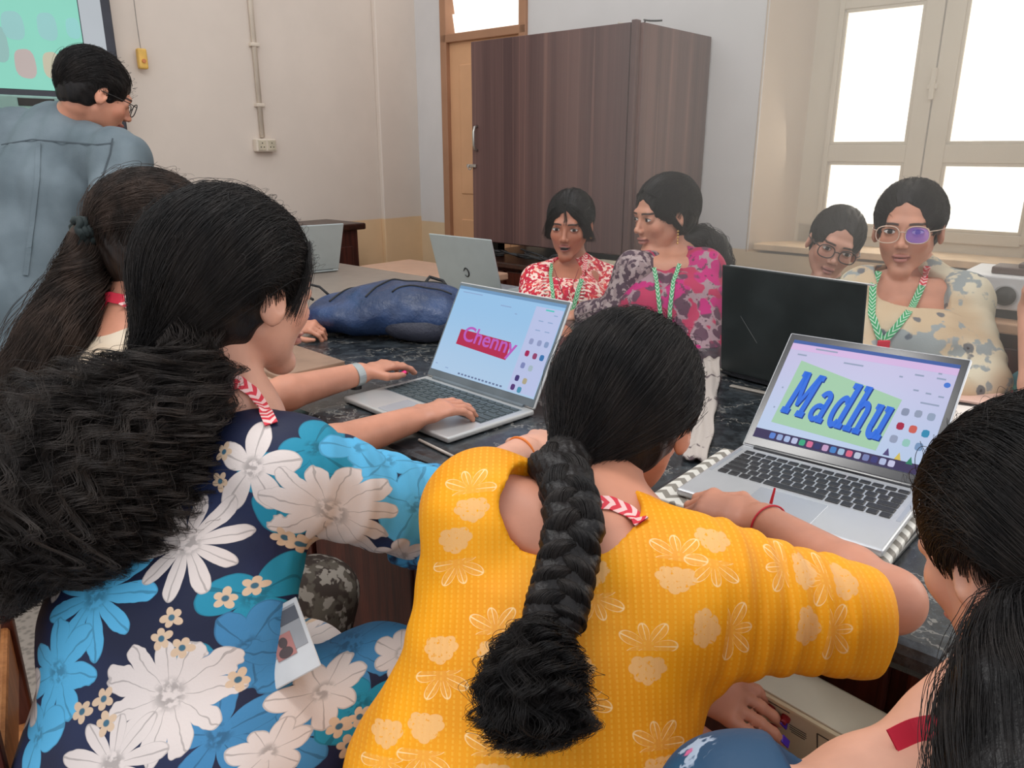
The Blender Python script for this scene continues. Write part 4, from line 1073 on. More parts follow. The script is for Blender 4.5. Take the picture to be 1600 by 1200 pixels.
    def hit(s, px, py, D=1.0):
        """point of this person's skin or clothes that the given sight line meets"""
        if s.bv is None or s.bv[0] != len(s.surfs):
            s.bv = (len(s.surfs), [BVHTree.FromPolygons(v.tolist(), q.tolist()) for v, q in s.surfs])
        o = Vector((0, 0, CAMZ)); d = (P(px, py, 1) - o).normalized(); best = None
        for b_ in s.bv[1]:
            h = b_.ray_cast(o, d)
            if h[0] is not None and (best is None or h[3] < best[3]): best = h
        if best is None: return P(px, py, D), -d
        n = best[1] if best[1].dot(d) < 0 else -best[1]
        return best[0], n
    def bvs(s):
        s.hit(0, 0); return s.bv[1]
    def rib(s, pxs, wd_, m, name='lanyard', off=.004, D=1.0):
        q_ = []
        for (x0, y0), (x1, y1) in zip(pxs, pxs[1:]):
            m_ = max(2, int(math.hypot(x1 - x0, y1 - y0) / 9)); q_ += [(x0 + (x1 - x0) * i / m_, y0 + (y1 - y0) * i / m_) for i in range(m_)]
        q_.append(pxs[-1]); hs_ = [s.hit(x, y, D) for x, y in q_]; O_ = Vector((0, 0, CAMZ))
        ds = [(h - O_).length for h, n in hs_]
        for _ in range(3): ds = [min(ds[i], (ds[max(i - 1, 0)] + ds[i] + ds[min(i + 1, len(ds) - 1)]) / 3) for i in range(len(ds))]
        pts = [O_ + (h - O_).normalized() * (d_ - off * 1.3) for (h, n), d_ in zip(hs_, ds)]
        def fc(p): 
            i = min(range(len(pts)), key=lambda j: (pts[j] - p).length); return hs_[i][1] + (Vector((0, 0, CAMZ)) - p).normalized() * .5
        return s.ribbon(pts, wd_, m, name, fc)
    def ring(s, c, nrm, r, tr, m, name='bracelet', flat=1.0, ex=1.0):
        M_ = frame(Vector(nrm).orthogonal(), z=nrm); b = MB(); c = Vector(c) - s.org
        b.tube([c + M_ @ Vector((math.cos(a) * r, math.sin(a) * r * ex, 0)) for a in np.linspace(0, 2 * math.pi, 36, endpoint=False)], tr, 8, True, flat=1.0); return b.obj(name, m, s.t, True)
    def glasses(s, m, rx=.0245, rz=.0195, y=.098, tube=.0014, lens=None):
        b = MB(); tmp = []
        for q in (-1, 1):
            pts = []
            for a in np.linspace(0, 2 * math.pi, 32, endpoint=False):
                rr = (abs(math.cos(a)) ** 2.6 + abs(math.sin(a)) ** 2.6) ** (-1 / 2.6)
                pts.append(s.w((q * .033 + rx * rr * math.cos(a), y - .10 * abs(q * .033 + rx * math.cos(a)) ** 1.5, -.003 + rz * rr * math.sin(a))) - s.org)
            b = MB(); b.tube(pts, tube, 8, True); rim = b.obj('glasses_rim', m, s.t, True)
            b = MB(); b.bm.faces.new([b.bm.verts.new(p) for p in pts]); b.obj('lens', lens or m_lens, rim)
            b = MB(); b.tube([s.w((q * .057, y - .002, .006)) - s.org, s.w((q * .072, y - .03, .006)) - s.org, s.w((q * .080, .02, .004)) - s.org, s.w((q * .082, -.012, .002)) - s.org], tube * .9, 8); b.obj('glasses_temple', m, s.t, True)
        b = MB(); b.tube([s.w((-.0095, y, .002)) - s.org, s.w((0, y + .003, .0045)) - s.org, s.w((.0095, y, .002)) - s.org], tube, 8); b.obj('glasses_bridge', m, s.t, True)


ml = Mat('lens', .03, .5); ml.col((1, 1, 1)); ml.b.inputs['Transmission Weight'].default_value = 1; ml.b.inputs['IOR'].default_value = 1.02; ml.b.inputs['Alpha'].default_value = .12; m_lens = ml.m
ml = Mat('violet_reflection_lens', .03, .5); ml.col(L(120, 100, 220)); ml.b.inputs['Alpha'].default_value = .5; m_lensv = ml.m  # violet reflection put into the colour of one lens


def fold(X, amp, fr, seed=0.0, ax=2):
    a = X[:, 0] * fr + 1.7 * np.sin(X[:, 2] * fr * .6 + seed) + seed; b = X[:, 1] * fr * 1.1 + 1.5 * np.sin(X[:, 0] * fr * .7 + seed * 2)
    c = X[:, 2] * fr * .9 + 1.6 * np.sin(X[:, 1] * fr * .5 + seed)
    return amp * (np.sin(a + b * .4) * .5 + np.sin(b + c * .6) * .35 + np.sin(c * 1.6 + a * .5) * .3)


def rings(a, b, amp, n, sharp=2.0, ph=0.0):
    a, b = A3(a), A3(b); d = b - a; L2 = float(d @ d)
    def f(X):
        q = X - a; h = q @ d / L2; ins = np.clip(1 - (np.abs(h - .5) * 2) ** 6, 0, 1)
        r = np.linalg.norm(q - h[:, None] * d, axis=1); near = np.exp(-(np.maximum(r - .10, 0) / .02) ** 2)
        w_ = np.sin(h * n * 6.28 + 1.2 * np.sin(q[:, 2] * 22 + q[:, 0] * 9 + ph)); return -amp * np.sign(w_) * np.abs(w_) ** sharp * ins * near * (.25 + .75 * np.sin(q[:, 2] * 31 + h * 17 + ph) ** 2)
    return f


def tail(person, spine, radii, n, k=22, curl=.006, freq=9, r=.0004, m=None, name='tail_strands', straight=.0, lenj=.25, fuzz=0.0, locks=0, lockr=.004):
    sp = np.array([list(p) for p in spine]); m_ = len(sp); tt = np.linspace(0, 1, m_)
    end = 1 - lenj * rng.random((n, 1)) ** 2; T = np.linspace(0, 1, k)[None] * end
    def interp(A, T): return np.stack([np.interp(T, tt, A[:, i]) for i in range(A.shape[1])], -1)
    c = interp(sp, T); d = interp(np.gradient(sp, axis=0), T); d /= np.linalg.norm(d, axis=-1, keepdims=True)
    ref = np.array((.31, .2, .93)); u = np.cross(d, ref); u /= np.linalg.norm(u, axis=-1, keepdims=True); w_ = np.cross(d, u)
    rad = np.interp(T, tt, radii); a0 = rng.random((n, 1)) * 6.283; rho = np.sqrt(rng.random((n, 1))) * (1 + fuzz * rng.random((n, 1)) ** 6)
    ph = rng.random((n, 1)) * 6.28; fr = freq * (.7 + .6 * rng.random((n, 1))); amp = .4 + .9 * rng.random((n, 1)); ox = oy = 0
    if locks:                                            # strands gathered into ringlets that share one coil
        id_ = rng.integers(locks, size=n); la, lr, lp, lf, lm = rng.random(locks) * 6.283, np.sqrt(rng.random(locks)) * (1 + fuzz * rng.random(locks) ** 4), rng.random(locks) * 6.28, freq * (.75 + .5 * rng.random(locks)), .7 + .6 * rng.random(locks)
        loose = rng.random((n, 1)) < .12
        a0 = np.where(loose, a0, la[id_][:, None]); rho = np.where(loose, rho, lr[id_][:, None]); ph = np.where(loose, ph, lp[id_][:, None] + .35 * rng.normal(size=(n, 1))); fr = np.where(loose, fr, lf[id_][:, None]); amp = np.where(loose, amp, lm[id_][:, None] * (1 + .15 * rng.normal(size=(n, 1))))
        g_ = rng.normal(size=(n, 2)) * lockr; ox, oy = g_[:, :1], g_[:, 1:]
    a = a0 + .2 * np.sin(T * 4 + a0 * 3)
    cr = curl * amp * np.minimum(1, T * 5)
    x = rho * rad * np.cos(a) + cr * np.cos(T * fr * 6.28 + ph) + ox; y = rho * rad * np.sin(a) + cr * np.sin(T * fr * 6.28 + ph) + oy
    pts = c + u * x[..., None] + w_ * y[..., None] + (np.sin(T * 13 + ph) * straight)[..., None] * np.array((0, 0, 1))
    return strands(name, pts, r, r * .6, m or m_strand, person.t, person.org)

# ------------------------------------------------------------------ garment print node group: one flower
def flower_group():
    g = bpy.data.node_groups.new('printed_flower', 'ShaderNodeTree')
    for n_, t, d in (('U', 'NodeSocketFloat', 0), ('V', 'NodeSocketFloat', 0), ('CU', 'NodeSocketFloat', 0), ('CV', 'NodeSocketFloat', 0), ('R', 'NodeSocketFloat', .05), ('Rot', 'NodeSocketFloat', 0), ('Half petals', 'NodeSocketFloat', 4), ('Depth', 'NodeSocketFloat', .6), ('Cut', 'NodeSocketFloat', -9), ('Squash', 'NodeSocketFloat', 1), ('Wob', 'NodeSocketFloat', .1)):
        s = g.interface.new_socket(name=n_, in_out='INPUT', socket_type=t); s.default_value = d
    for n_ in ('Mask', 'Line', 'Rad'): g.interface.new_socket(name=n_, in_out='OUTPUT', socket_type='NodeSocketFloat')
    i = g.nodes.new('NodeGroupInput'); o = g.nodes.new('NodeGroupOutput'); I = {s.name: V(g, s) for s in i.outputs if s.name}
    x0, y0 = I['U'] - I['CU'], I['V'] - I['CV']; c, s = I['Rot'].m('COSINE'), I['Rot'].m('SINE')
    x, y = x0 * c + y0 * s, (y0 * c - x0 * s) * I['Squash']
    r = (x * x + y * y).m('SQRT'); th = y.m('ARCTAN2', x)
    cn = g.nodes.new('ShaderNodeCombineXYZ'); g.links.new(I['U'].k, cn.inputs[0]); g.links.new(I['V'].k, cn.inputs[1])
    nt = g.nodes.new('ShaderNodeTexNoise'); nt.inputs['Scale'].default_value = 38; nt.inputs['Detail'].default_value = 2; g.links.new(cn.outputs[0], nt.inputs[0]); nz = V(g, nt.outputs[0]) - .5
    th2 = th + nz * I['Wob'] * 2.2
    pc = (th2 * I['Half petals']).m('COSINE').abs(); prof = pc.pw(.75)
    vary = ((th * 3.0).m('SINE') * .10 + (th * 2.0 + 1.3).m('SINE') * .07) + 1.0
    e = I['R'] * ((-(I['Depth']) + 1.0) + I['Depth'] * prof) * vary * (nz * I['Wob'] * 3.0 + 1.0)
    d = e - r
    mask = d.sm(-.0004, .0006) * y.gt(I['Cut'])
    line = (pc.gt(.9965) * (r / I['R']).gt(.22)).m('MAXIMUM', d.sm(.0022, .0010) * .8)
    g.links.new(mask.k, o.inputs['Mask']); g.links.new((line * mask).k, o.inputs['Line']); g.links.new((r / I['R']).k, o.inputs['Rad'])
    return g
FG = flower_group()


def use_flower(M, u, v, cu, cv, R, rot, half, depth, cut=-9, squash=1, wob=.1):
    n = M.n('Group'); n.node_tree = FG; M.link(u.k, n.inputs['U']); M.link(v.k, n.inputs['V'])
    for k, q in (('CU', cu), ('CV', cv), ('R', R), ('Rot', rot), ('Half petals', half), ('Depth', depth), ('Cut', cut), ('Squash', squash), ('Wob', wob)): n.inputs[k].default_value = q
    return [V(M.nt, n.outputs[i]) for i in range(3)]


def proj_frame(o, r, u):
    o, r, u = np.array(o), np.array(Vector(r).normalized()), np.array(Vector(u).normalized())
    return (lambda v: np.stack([(v - o) @ r, (v - o) @ u, v[:, 2] * 0], 1)), (lambda p: ((np.array(p) - o) @ r, (np.array(p) - o) @ u))


def blotch_mat(name, cols, scale=28, thr=.5, kind='noise', rough=.75, coord=None):
    """printed cloth: layered irregular motifs"""
    M = Mat(name, rough, .25); k = M.coord(); c = M.rgb(cols[0])
    wv = M.noise(k, 9, 3)
    for i, cc in enumerate(cols[1:]):
        mp = M.n('Mapping'); mp.inputs['Location'].default_value = (i * 3.1, i * 1.7, i * 2.3); M.link(k, mp.inputs[0])
        nz = M.noise(mp.outputs[0], scale * (1 + .35 * i), 2.5, .55); vz = M.voro(mp.outputs[0], scale * (1.3 + .4 * i))
        f = (nz * .75 + vz * .45).sm(thr - .01, thr + .015)
        c = M.mix(f, c, cc)
    M.col(c); M.bump(M.noise(k, 300, 2) * .5 + wv * .5, .0015, .4); return M.m


# ================================================================== PEOPLE
# ---- man standing at the display
m = Person('man in a grey shirt standing with his back to us, head bent, short black hair', P(153, 148, 2.2), (.72, .62, -.46), skin='a', org=P(20, 700, 2.15), hs=.95)
nb = P(120, 196, 2.24); m.neck(nb, .054)
shR, shL = P(184, 250, 2.13), P(-65, 200, 2.30)
m.sk.seg(nb, P(60, 260, 2.25), .07, .09, k=.03); arm(m.sk, shR, P(176, 430, 2.02), P(275, 470, 2.12)); hand(m.sk, P(275, 470, 2.12), (.5, .5, -.2), (0, 0, 1), -1, .5)
arm(m.sk, shL, P(-130, 400, 2.25), P(-60, 470, 2.5)); hand(m.sk, P(-60, 470, 2.5), (.5, .6, -.2), (0, 0, 1), 1, .5)
m.body(.005); m.eyes()
hc = m.cap(.005, 1.03, low=-.045, face=(.066, .075, .085), fc=(0, .110, -.030), earcut=True)
m.scalp((0, -.10, -.04), 1400, 1.03, jit=.006, r=.0004, lift=.004, wild=1); m.flyaway(90, 1.05, ln=.03)
g = SD(); g.k = .04; sd_ = (shR - shL).normalized()
ch, wa, pe = P(62, 300, 2.20), P(8, 470, 2.16), P(0, 640, 2.2)
g.eseg(P(98, 200, 2.24), ch, (.085, .075), (.185, .115), sd_); g.eseg(ch, wa, (.185, .115), (.165, .115), sd_); g.eseg(wa, pe, (.165, .115), (.185, .13), sd_)
g.seg(P(104, 214, 2.22), shR, .058, .07); g.seg(P(60, 200, 2.26), shL, .058, .07)
g.seg(shR, P(176, 430, 2.02), .072, .060, k=.05); g.seg(P(176, 430, 2.02), P(262, 462, 2.11), .055, .042, k=.02)
g.seg(shL, P(-130, 400, 2.25), .072, .06, k=.05); g.seg(P(-130, 400, 2.25), P(-70, 465, 2.47), .055, .042, k=.02)
g.eseg(shL + Vector((0, 0, -.02)), shR + Vector((0, 0, -.02)), (.075, .062), (.075, .062), (0, 0, 1))
g.disp = lambda X: fold(X, .005, 13, 1.0) + .006 * np.abs(np.sin(X[:, 0] * 34 + X[:, 2] * 9 + 2 * np.sin(X[:, 2] * 7))) ** 5 - .003
def man_shirt():
    M = Mat('slate_shirt', .7, .3); k = M.coord(); M.col(M.mix(M.noise(k, 7, 3).sm(.3, .7), L(84, 96, 102), L(104, 116, 122))); M.bump(M.noise(k, 220, 2), .0012, .4); return M.m
ms = man_shirt(); m.garment(g, .0075, ms, 'shirt')
g = SD(); g.k = .02; cN = m.w((0, -.05, -.088)); dN = (nb - m.w((0, -.02, -.05))).normalized()
nl_ = (m.w((0, -.038, -.048)) - nb).length; g.eseg(nb + dN * nl_ * .15, nb + dN * nl_ * .66, (.088, .084), (.068, .066), sd_, ends=.12); g.seg(nb - dN * .10, nb + dN * .16, .066, .058, k=.004, op='s')
m.garment(g, .004, ms, 'collar')
m_seam = simple('shirt_seam', L(60, 70, 76), .8)
m.rib([(176, 216), (172, 240), (162, 270), (150, 300)], .004, m_seam, 'armhole_seam', off=.001, D=2.1); m.rib([(2, 226), (50, 218), (100, 222), (150, 226), (174, 224)], .0035, m_seam, 'yoke_seam', off=.001, D=2.1)
m.rib([(60, 222), (58, 280), (50, 350), (40, 430)], .012, ms, 'back_pleat', off=.003, D=2.1)
tz = P(0, 700, 2.2).z
g = SD(); g.k = .03
pv = P(0, 640, 2.2)
for q in (-1, 1):
    hp_ = pv + sd_ * .09 * q; kn = Vector((hp_.x + .03, hp_.y + .05, .48)); ft = Vector((hp_.x, hp_.y, .06)); g.seg(hp_, kn, .095, .065); g.seg(kn, ft, .065, .05); 
m.garment(g, .012, simple('dark_trousers', L(40, 42, 48), .7), 'trousers')
for q in (-1, 1):
    g = SD(); c_ = pv + sd_ * .09 * q; g.ell((c_.x + .02, c_.y + .05, .045), (.05, .13, .045)); g.plane((0, 0, 0.002), (0, 0, -1)); m.garment(g, .009, m_rub, 'shoe')
m.glasses(m_lash)

# ---- legs for the seated figures (salwar), cheap
def seated_legs(p, hip, facing, mat_, side, seat=.47, kneez=.52, ln=.40, r=.078, vox=.012, name='salwar'):
    f = Vector((facing[0], facing[1], 0)).normalized(); s_ = Vector((f.y, -f.x, 0)); g = SD(); g.k = .03
    hip = Vector((hip[0], hip[1], kneez + .02))
    for q in (-1, 1):
        a = hip + s_ * .09 * q; b_ = a + f * ln; b_.z = kneez; c_ = b_ + f * .02; c_.z = .10
        g.seg(a, b_, r * 1.1, r * .85); g.seg(b_, c_, r * .72, .05)
    p.garment(g, vox, mat_, name)
    for q in (-1, 1):
        a = hip + s_ * .09 * q + f * (ln + .06); gg = SD(); gg.ell((a.x, a.y, .035), (.045, .045, .035)); gg.ell((a.x + f.x * .07, a.y + f.y * .07, .03), (.045, .045, .028), k=.03); gg.plane((0, 0, .002), (0, 0, -1)); p.garment(gg, .01, m_rub, 'sandal')

m_plain = simple('plain_salwar', L(150, 60, 80), .8); m_navy = simple('navy_cloth', L(26, 32, 56), .8)

# ---- G1: red floral kurta, talking
p1_ = Person('person in a red and white floral top, mouth open, fringe across the forehead', P(890, 352, 2.72), (-.27, -.95, -.13), -.03, skin='b', openm=True, org=P(888, 600, 2.65))
nb = P(897, 408, 2.79); p1_.neck(nb, .047); shR, shL = P(838, 438, 2.72), P(950, 438, 2.80); up_c = P(893, 440, 2.70)
sid = (shR - shL).normalized()
p1_.sk.eseg(nb - Vector((0, 0, .05)), P(893, 500, 2.66), (.07, .06), (.15, .085), sid, k=.03); p1_.sk.seg(shL, shR, .042, k=.03)
eR, wR = P(822, 535, 2.58), P(880, 520, 2.36); eL, wL_ = P(965, 530, 2.62), P(920, 520, 2.40)
arm(p1_.sk, shR, eR, wR); arm(p1_.sk, shL, eL, wL_); hand(p1_.sk, wR, (.2, -1, -.1), (0, 0, 1), 1, .5); hand(p1_.sk, wL_, (-.2, -1, -.1), (0, 0, 1), -1, .5)
p1_.traps(shL, shR); p1_.body(.003); p1_.eyes((-.002, -.0006), .9)
p1_.cap(.0038, 1.0, face=(.060, .085, .100), fc=(.002, .108, -.032), low=-.07, parting=-.004)
def bangs(pp, pts, n, r=.0005, spread=.006, k=10):
    A = np.array(pts); tt = np.linspace(0, 1, len(A)); T = np.linspace(0, 1, k)
    c = np.stack([np.interp(T, tt, A[:, i]) for i in range(3)], -1)[None] + rng.normal(size=(n, 1, 3)) * spread * np.array((1, .25, .4)) * (.6 + T[None, :, None])
    W_ = (c * pp.hs) @ np.array(pp.R).T + np.array(pp.pos); return strands('fringe_strands', W_, r, r * .6, m_strand, pp.t, pp.org)
for q in (-1, 1):
    bangs(p1_, [(q * .004, .068, .080), (q * .030, .074, .056), (q * .050, .062, .026), (q * .061, .044, -.004), (q * .067, .028, -.034)], 360, .0004, .006)
    bangs(p1_, [(q * .004, .062, .086), (q * .040, .062, .066), (q * .063, .038, .020), (q * .073, .010, -.03), (q * .07, -.02, -.055)], 320, .0004, .006)
bangs(p1_, [(.003, .068, .082), (.001, .078, .060), (-.003, .083, .036), (-.001, .086, .018)], 30, .0003, .003)
p1_.scalp((0, -.09, -.05), 2000, 1.0, r=.00038, lift=.003)
def bun(c): c.ell((.0, -.10, -.045), (.045, .035, .045))
b = SD(); b.ell((0, -.105, -.055), (.05, .04, .05)); v, q = b.mesh(.005); v = v @ np.array(p1_.R).T + np.array(p1_.pos); link('hair_bun', np_mesh('hair_bun', v - np.array(p1_.org), q), m_hair, p1_.t)
m_redfl = blotch_mat('red_floral', [L(196, 34, 62), L(236, 190, 170), L(220, 70, 70), L(190, 28, 60), L(240, 214, 200)], 34, .66)
g = SD(); g.k = .03; ch = P(893, 478, 2.66); pe = P(890, 640, 2.62)
g.eseg(P(895, 432, 2.72), ch, (.07, .055), (.150, .098), sid); g.eseg(ch, pe, (.150, .098), (.15, .11), sid)
g.seg(P(897, 412, 2.79), shR, .046, .052); g.seg(P(898, 412, 2.79), shL, .046, .052)
g.seg(shR, eR, .056, .058, k=.02); g.seg(shL, eL, .056, .058, k=.02); g.seg(eR, wR.lerp(eR, .5), .055, .048, k=.02); g.seg(eL, wL_.lerp(eL, .5), .055, .048, k=.02)
g.ell(P(886, 424, 2.68), (.062, .09, .070), k=.006, op='s'); g.disp = lambda X: fold(X, .0035, 34, 4.0)
k1 = p1_.garment(g, .006, m_redfl)
seated_legs(p1_, P(888, 640, 2.66), (-.55, -.83), m_plain, sid)
# beaded necklace borders, pendant cords, lanyard, earrings
def bead_row(pp, a, b_, c_, n, r, m_, nm, off):
    for i in range(n):
        t = i / (n - 1); q = Vector(a) * (1 - t) ** 2 + Vector(b_) * 2 * t * (1 - t) + Vector(c_) * t * t
        c_q = Vector((0, 0, CAMZ)); dq = q - c_q
        hh = [b_.ray_cast(c_q, dq.normalized()) for b_ in pp.bvs()]; hh = [h for h in hh if h[0] is not None]
        if hh: q = min(hh, key=lambda h: h[3])[0] - dq.normalized() * .003
        B = bpy.data.objects.new(nm, beadme); C.objects.link(B); B.parent = pp.t; B.location = q - pp.org; B.scale = (r[0], r[1], r[2])
        if not beadme.materials: beadme.materials.append(m_)
bmm = bmesh.new(); bmesh.ops.create_icosphere(bmm, subdivisions=1, radius=1); beadme = bpy.data.meshes.new('bead'); bmm.to_mesh(beadme); bmm.free()
m_bead = simple('ivory_bead', L(226, 214, 200), .4)
fr_ = (-.1, -1, 0)
bead_row(p1_, P(852, 434, 2.535), P(850, 455, 2.53), P(862, 492, 2.52), 11, (.011, .004, .0035), m_bead, 'bead', 0)
bead_row(p1_, P(911, 440, 2.545), P(912, 462, 2.54), P(902, 492, 2.53), 11, (.010, .004, .0035), m_bead, 'bead', 0)
m_gold = simple('gold', L(206, 170, 96), .3, .5, .8)
p1_.rib([(915, 400), (914, 418), (909, 436)], .015, m_lan)
p1_.rib([(909, 436), (903, 455), (896, 480), (890, 505)], .015, m_langr)
p1_.rib([(862, 412), (860, 430), (864, 460), (868, 500)], .012, m_langr)
b = MB(); b.tube([P(866, 420, 2.58) - p1_.org, P(878, 455, 2.545) - p1_.org, P(884, 470, 2.54) - p1_.org, P(893, 452, 2.55) - p1_.org, P(904, 420, 2.59) - p1_.org], .0012, 6); b.obj('red_thread', simple('dark_red_thread', L(120, 20, 30), .6), p1_.t, True)
for q in (-1, 1):
    b = MB(); b.lathe([(.001, -.005), (.005, -.002), (.005, .002), (.001, .005)], Matrix.Translation(p1_.w((q * .079, .004, -.038)) - p1_.org), 12); b.obj('earring', m_gold, p1_.t, True)

# ---- G2: magenta and grey print, in profile
p2_ = Person('person in a magenta and grey printed top, seen in profile looking left', P(1036, 337, 2.38), (-.90, -.42, -.14), .0, skin='c', org=P(1050, 640, 2.3))
nb = P(1062, 398, 2.41); p2_.neck(nb, .044); shR, shL = P(992, 425, 2.36), P(1100, 420, 2.34); sid = (shR - shL).normalized()
p2_.sk.eseg(nb - Vector((0, 0, .05)), P(1045, 500, 2.34), (.07, .055), (.145, .09), sid, k=.03); p2_.sk.seg(shL, shR, .042, k=.03)
eR, wR = P(962, 490, 2.40), P(905, 492, 2.53); eL, wL_ = P(1098, 560, 2.22), P(1020, 590, 2.15)
arm(p2_.sk, shR, eR, wR); arm(p2_.sk, shL, eL, wL_); hand(p2_.sk, wR, (-1, .3, -.2), (0, -.3, 1), 1, .5, ln=.15); hand(p2_.sk, wL_, (-1, -.2, -.1), (0, 0, 1), -1, .5)
p2_.traps(shL, shR); p2_.body(.003); p2_.eyes((.0, -.001), .9)
p2_.cap(.0038, 1.02, face=(.060, .085, .100), fc=(0, .108, -.032), low=-.07, earcut=False)
p2_.scalp((0, -.11, -.055), 2600, 1.02, r=.00038, lift=.004)
for q in (-1, 1): bangs(p2_, [(q * .006, .064, .084), (q * .043, .054, .068), (q * .066, .030, .026), (q * .076, .008, -.018), (q * .074, -.02, -.05)], 420, .0004, .006)
sp = [P(1070, 376, 2.40), P(1095, 372, 2.42), P(1118, 385, 2.42), P(1130, 410, 2.40), P(1134, 440, 2.38)]
b = SD(); b.k = .02; b.chain(sp, [.028, .038, .036, .026, .012]); v, q = b.mesh(.006); link('ponytail', np_mesh('ponytail', v - np.array(p2_.org), q), m_hair, p2_.t)
tail(p2_, sp, [.028, .046, .044, .034, .02], 420, k=14, curl=.006, freq=3, r=.0007)
def magenta_mat():
    M = Mat('magenta_print', .7, .3); k = M.coord(); x, y, z = M.xyz(k)
    a = M.noise(k, 9, 2); b_ = M.noise(k, 42, 3, .6); v = M.voro(k, 26)
    c = M.mix(a.sm(.46, .50), L(92, 58, 76), L(186, 30, 112)); c = M.mix((v * .8 + b_ * .5).sm(.70, .73), c, L(160, 132, 138))
    c = M.mix((M.noise(k, 60, 2) + x * 2.2).sm(.60, .64) * .0 + b_.sm(.60, .63) * .8, c, L(70, 48, 62)); c = M.mix((M.noise(k, 13, 2) * .8 + v * .3).sm(.58, .61), c, L(178, 44, 84)); M.col(c); return M.m
g = SD(); g.k = .03; ch = P(1048, 478, 2.33); pe = P(1052, 660, 2.30)
g.eseg(P(1048, 425, 2.38), ch, (.07, .055), (.150, .10), sid); g.eseg(ch, pe, (.150, .10), (.145, .115), sid)
g.seg(P(1056, 402, 2.41), shR, .046, .052); g.seg(P(1056, 402, 2.41), shL, .046, .055); g.seg(shL, eL, .060, .062, k=.02); g.seg(eL, wL_.lerp(eL, .5), .058, .05, k=.02)
g.seg(P(1042, 390, 2.33), P(1038, 438, 2.25), .034, .022, k=.008, op='s')
g.ell(P(1046, 398, 2.37), (.055, .062, .045), k=.006, op='s'); g.disp = lambda X: fold(X, .004, 34, 5.0)
p2_.garment(g, .006, magenta_mat())
m_greyp = blotch_mat('grey_scroll_print', [L(150, 130, 130), L(84, 64, 76), L(170, 152, 150), L(78, 58, 70)], 30, .64)
g = SD(); g.k = .02; g.seg(shR, eR, .062, .056); g.seg(eR, wR.lerp(eR, .25), .054, .046); g.seg(P(1016, 416, 2.38), shR, .05, .06); g.disp = lambda X: fold(X, .004, 40, 7.0)
p2_.garment(g, .006, m_greyp, 'sleeve')
seated_legs(p2_, P(1052, 690, 2.36), (-.5, -.8), m_plain, sid)
fr_ = (-.2, -1, .1)
p2_.rib([(1022, 418), (1026, 440), (1030, 475), (1034, 510)], .012, m_langr)
p2_.rib([(1062, 412), (1052, 440), (1047, 480), (1046, 515)], .012, m_langr)
b = MB(); ep = p2_.w((-.079, .004, -.040)) - p2_.org
for i in range(5): b.lathe([(.0005, -.004), (.0045 - i * .0004, 0), (.0005, .004)], Matrix.Translation(ep + Vector((0, 0, -.009 * i))), 10)
b.obj('earring', m_gold, p2_.t, True)

# ---- G3: behind the black laptop, spectacles, tilted head
p3_ = Person('person with dark rimmed spectacles and tilted head peering over the black laptop', P(1303, 383, 2.46), (-.26, -.95, -.16), -.30, skin='d', org=P(1320, 640, 2.5))
nb = P(1290, 440, 2.56); p3_.neck(nb, .046); shR, shL = P(1235, 480, 2.52), P(1362, 480, 2.56); sid = (shR - shL).normalized()
p3_.sk.eseg(nb - Vector((0, 0, .05)), P(1300, 520, 2.5), (.07, .055), (.145, .085), sid, k=.03); arm(p3_.sk, shR, P(1232, 570, 2.4), P(1280, 560, 2.25)); arm(p3_.sk, shL, P(1375, 570, 2.45), P(1330, 560, 2.28))
hand(p3_.sk, P(1280, 560, 2.25), (-.2, -1, 0), (0, 0, 1), 1, .5); hand(p3_.sk, P(1330, 560, 2.28), (-.2, -1, 0), (0, 0, 1), -1, .5)
p3_.traps(shL, shR); p3_.body(.003); p3_.eyes((0, 0)); p3_.cap(.004, 1.0, face=(.063, .085, .110), fc=(0, .108, -.030), low=-.06); p3_.scalp((0, -.10, -.03), 1600, 1.0, r=.00038)
p3_.glasses(simple('brown_spectacle_frame', L(52, 40, 38), .35), tube=.0019)
g = SD(); g.k = .03; g.eseg(P(1294, 470, 2.52), P(1302, 530, 2.5), (.09, .06), (.15, .1), sid); g.eseg(P(1302, 530, 2.5), P(1310, 680, 2.5), (.15, .1), (.15, .11), sid)
g.seg(nb, shR, .04, .055); g.seg(nb, shL, .04, .055); g.seg(shR, P(1232, 570, 2.4), .056, .05); g.seg(shL, P(1375, 570, 2.45), .056, .05); g.ell(P(1290, 448, 2.48), (.06, .06, .05), k=.006, op='s')
p3_.garment(g, .008, blotch_mat('olive_print', [L(150, 146, 118), L(110, 112, 96), L(180, 172, 146)], 24, .66)); seated_legs(p3_, P(1310, 700, 2.55), (-.5, -.8), m_navy, sid)

# ---- G4: beige floral kurta, clear spectacles
p4_ = Person('person with clear rimmed spectacles in a beige blouse with grey-blue flowers', P(1419, 358, 1.95), (-.55, -.83, -.03), .03, skin='c', org=P(1440, 640, 1.95))
nb = P(1436, 424, 2.05); p4_.neck(nb, .048); shR, shL = P(1356, 456, 1.99), P(1504, 466, 1.93); sid = (shR - shL).normalized()
p4_.sk.eseg(nb - Vector((0, 0, .05)), P(1420, 540, 1.92), (.085, .06), (.155, .095), sid, k=.035); p4_.sk.seg(shL, shR, .044, k=.03)
eR, wR = P(1335, 590, 1.85), P(1350, 640, 1.75); eL, wL_ = P(1520, 600, 1.80), P(1415, 640, 1.68)
arm(p4_.sk, shR, eR, wR); arm(p4_.sk, shL, eL, wL_); hand(p4_.sk, wR, (-.3, -1, 0), (0, 0, 1), 1, .5); hand(p4_.sk, wL_, (-1, -.3, 0), (0, 0, 1), -1, .5)
p4_.traps(shL, shR); p4_.body(.003); p4_.eyes((-.001, 0)); p4_.cap(.0038, 1.0, face=(.063, .085, .112), fc=(0, .108, -.030), low=-.065)
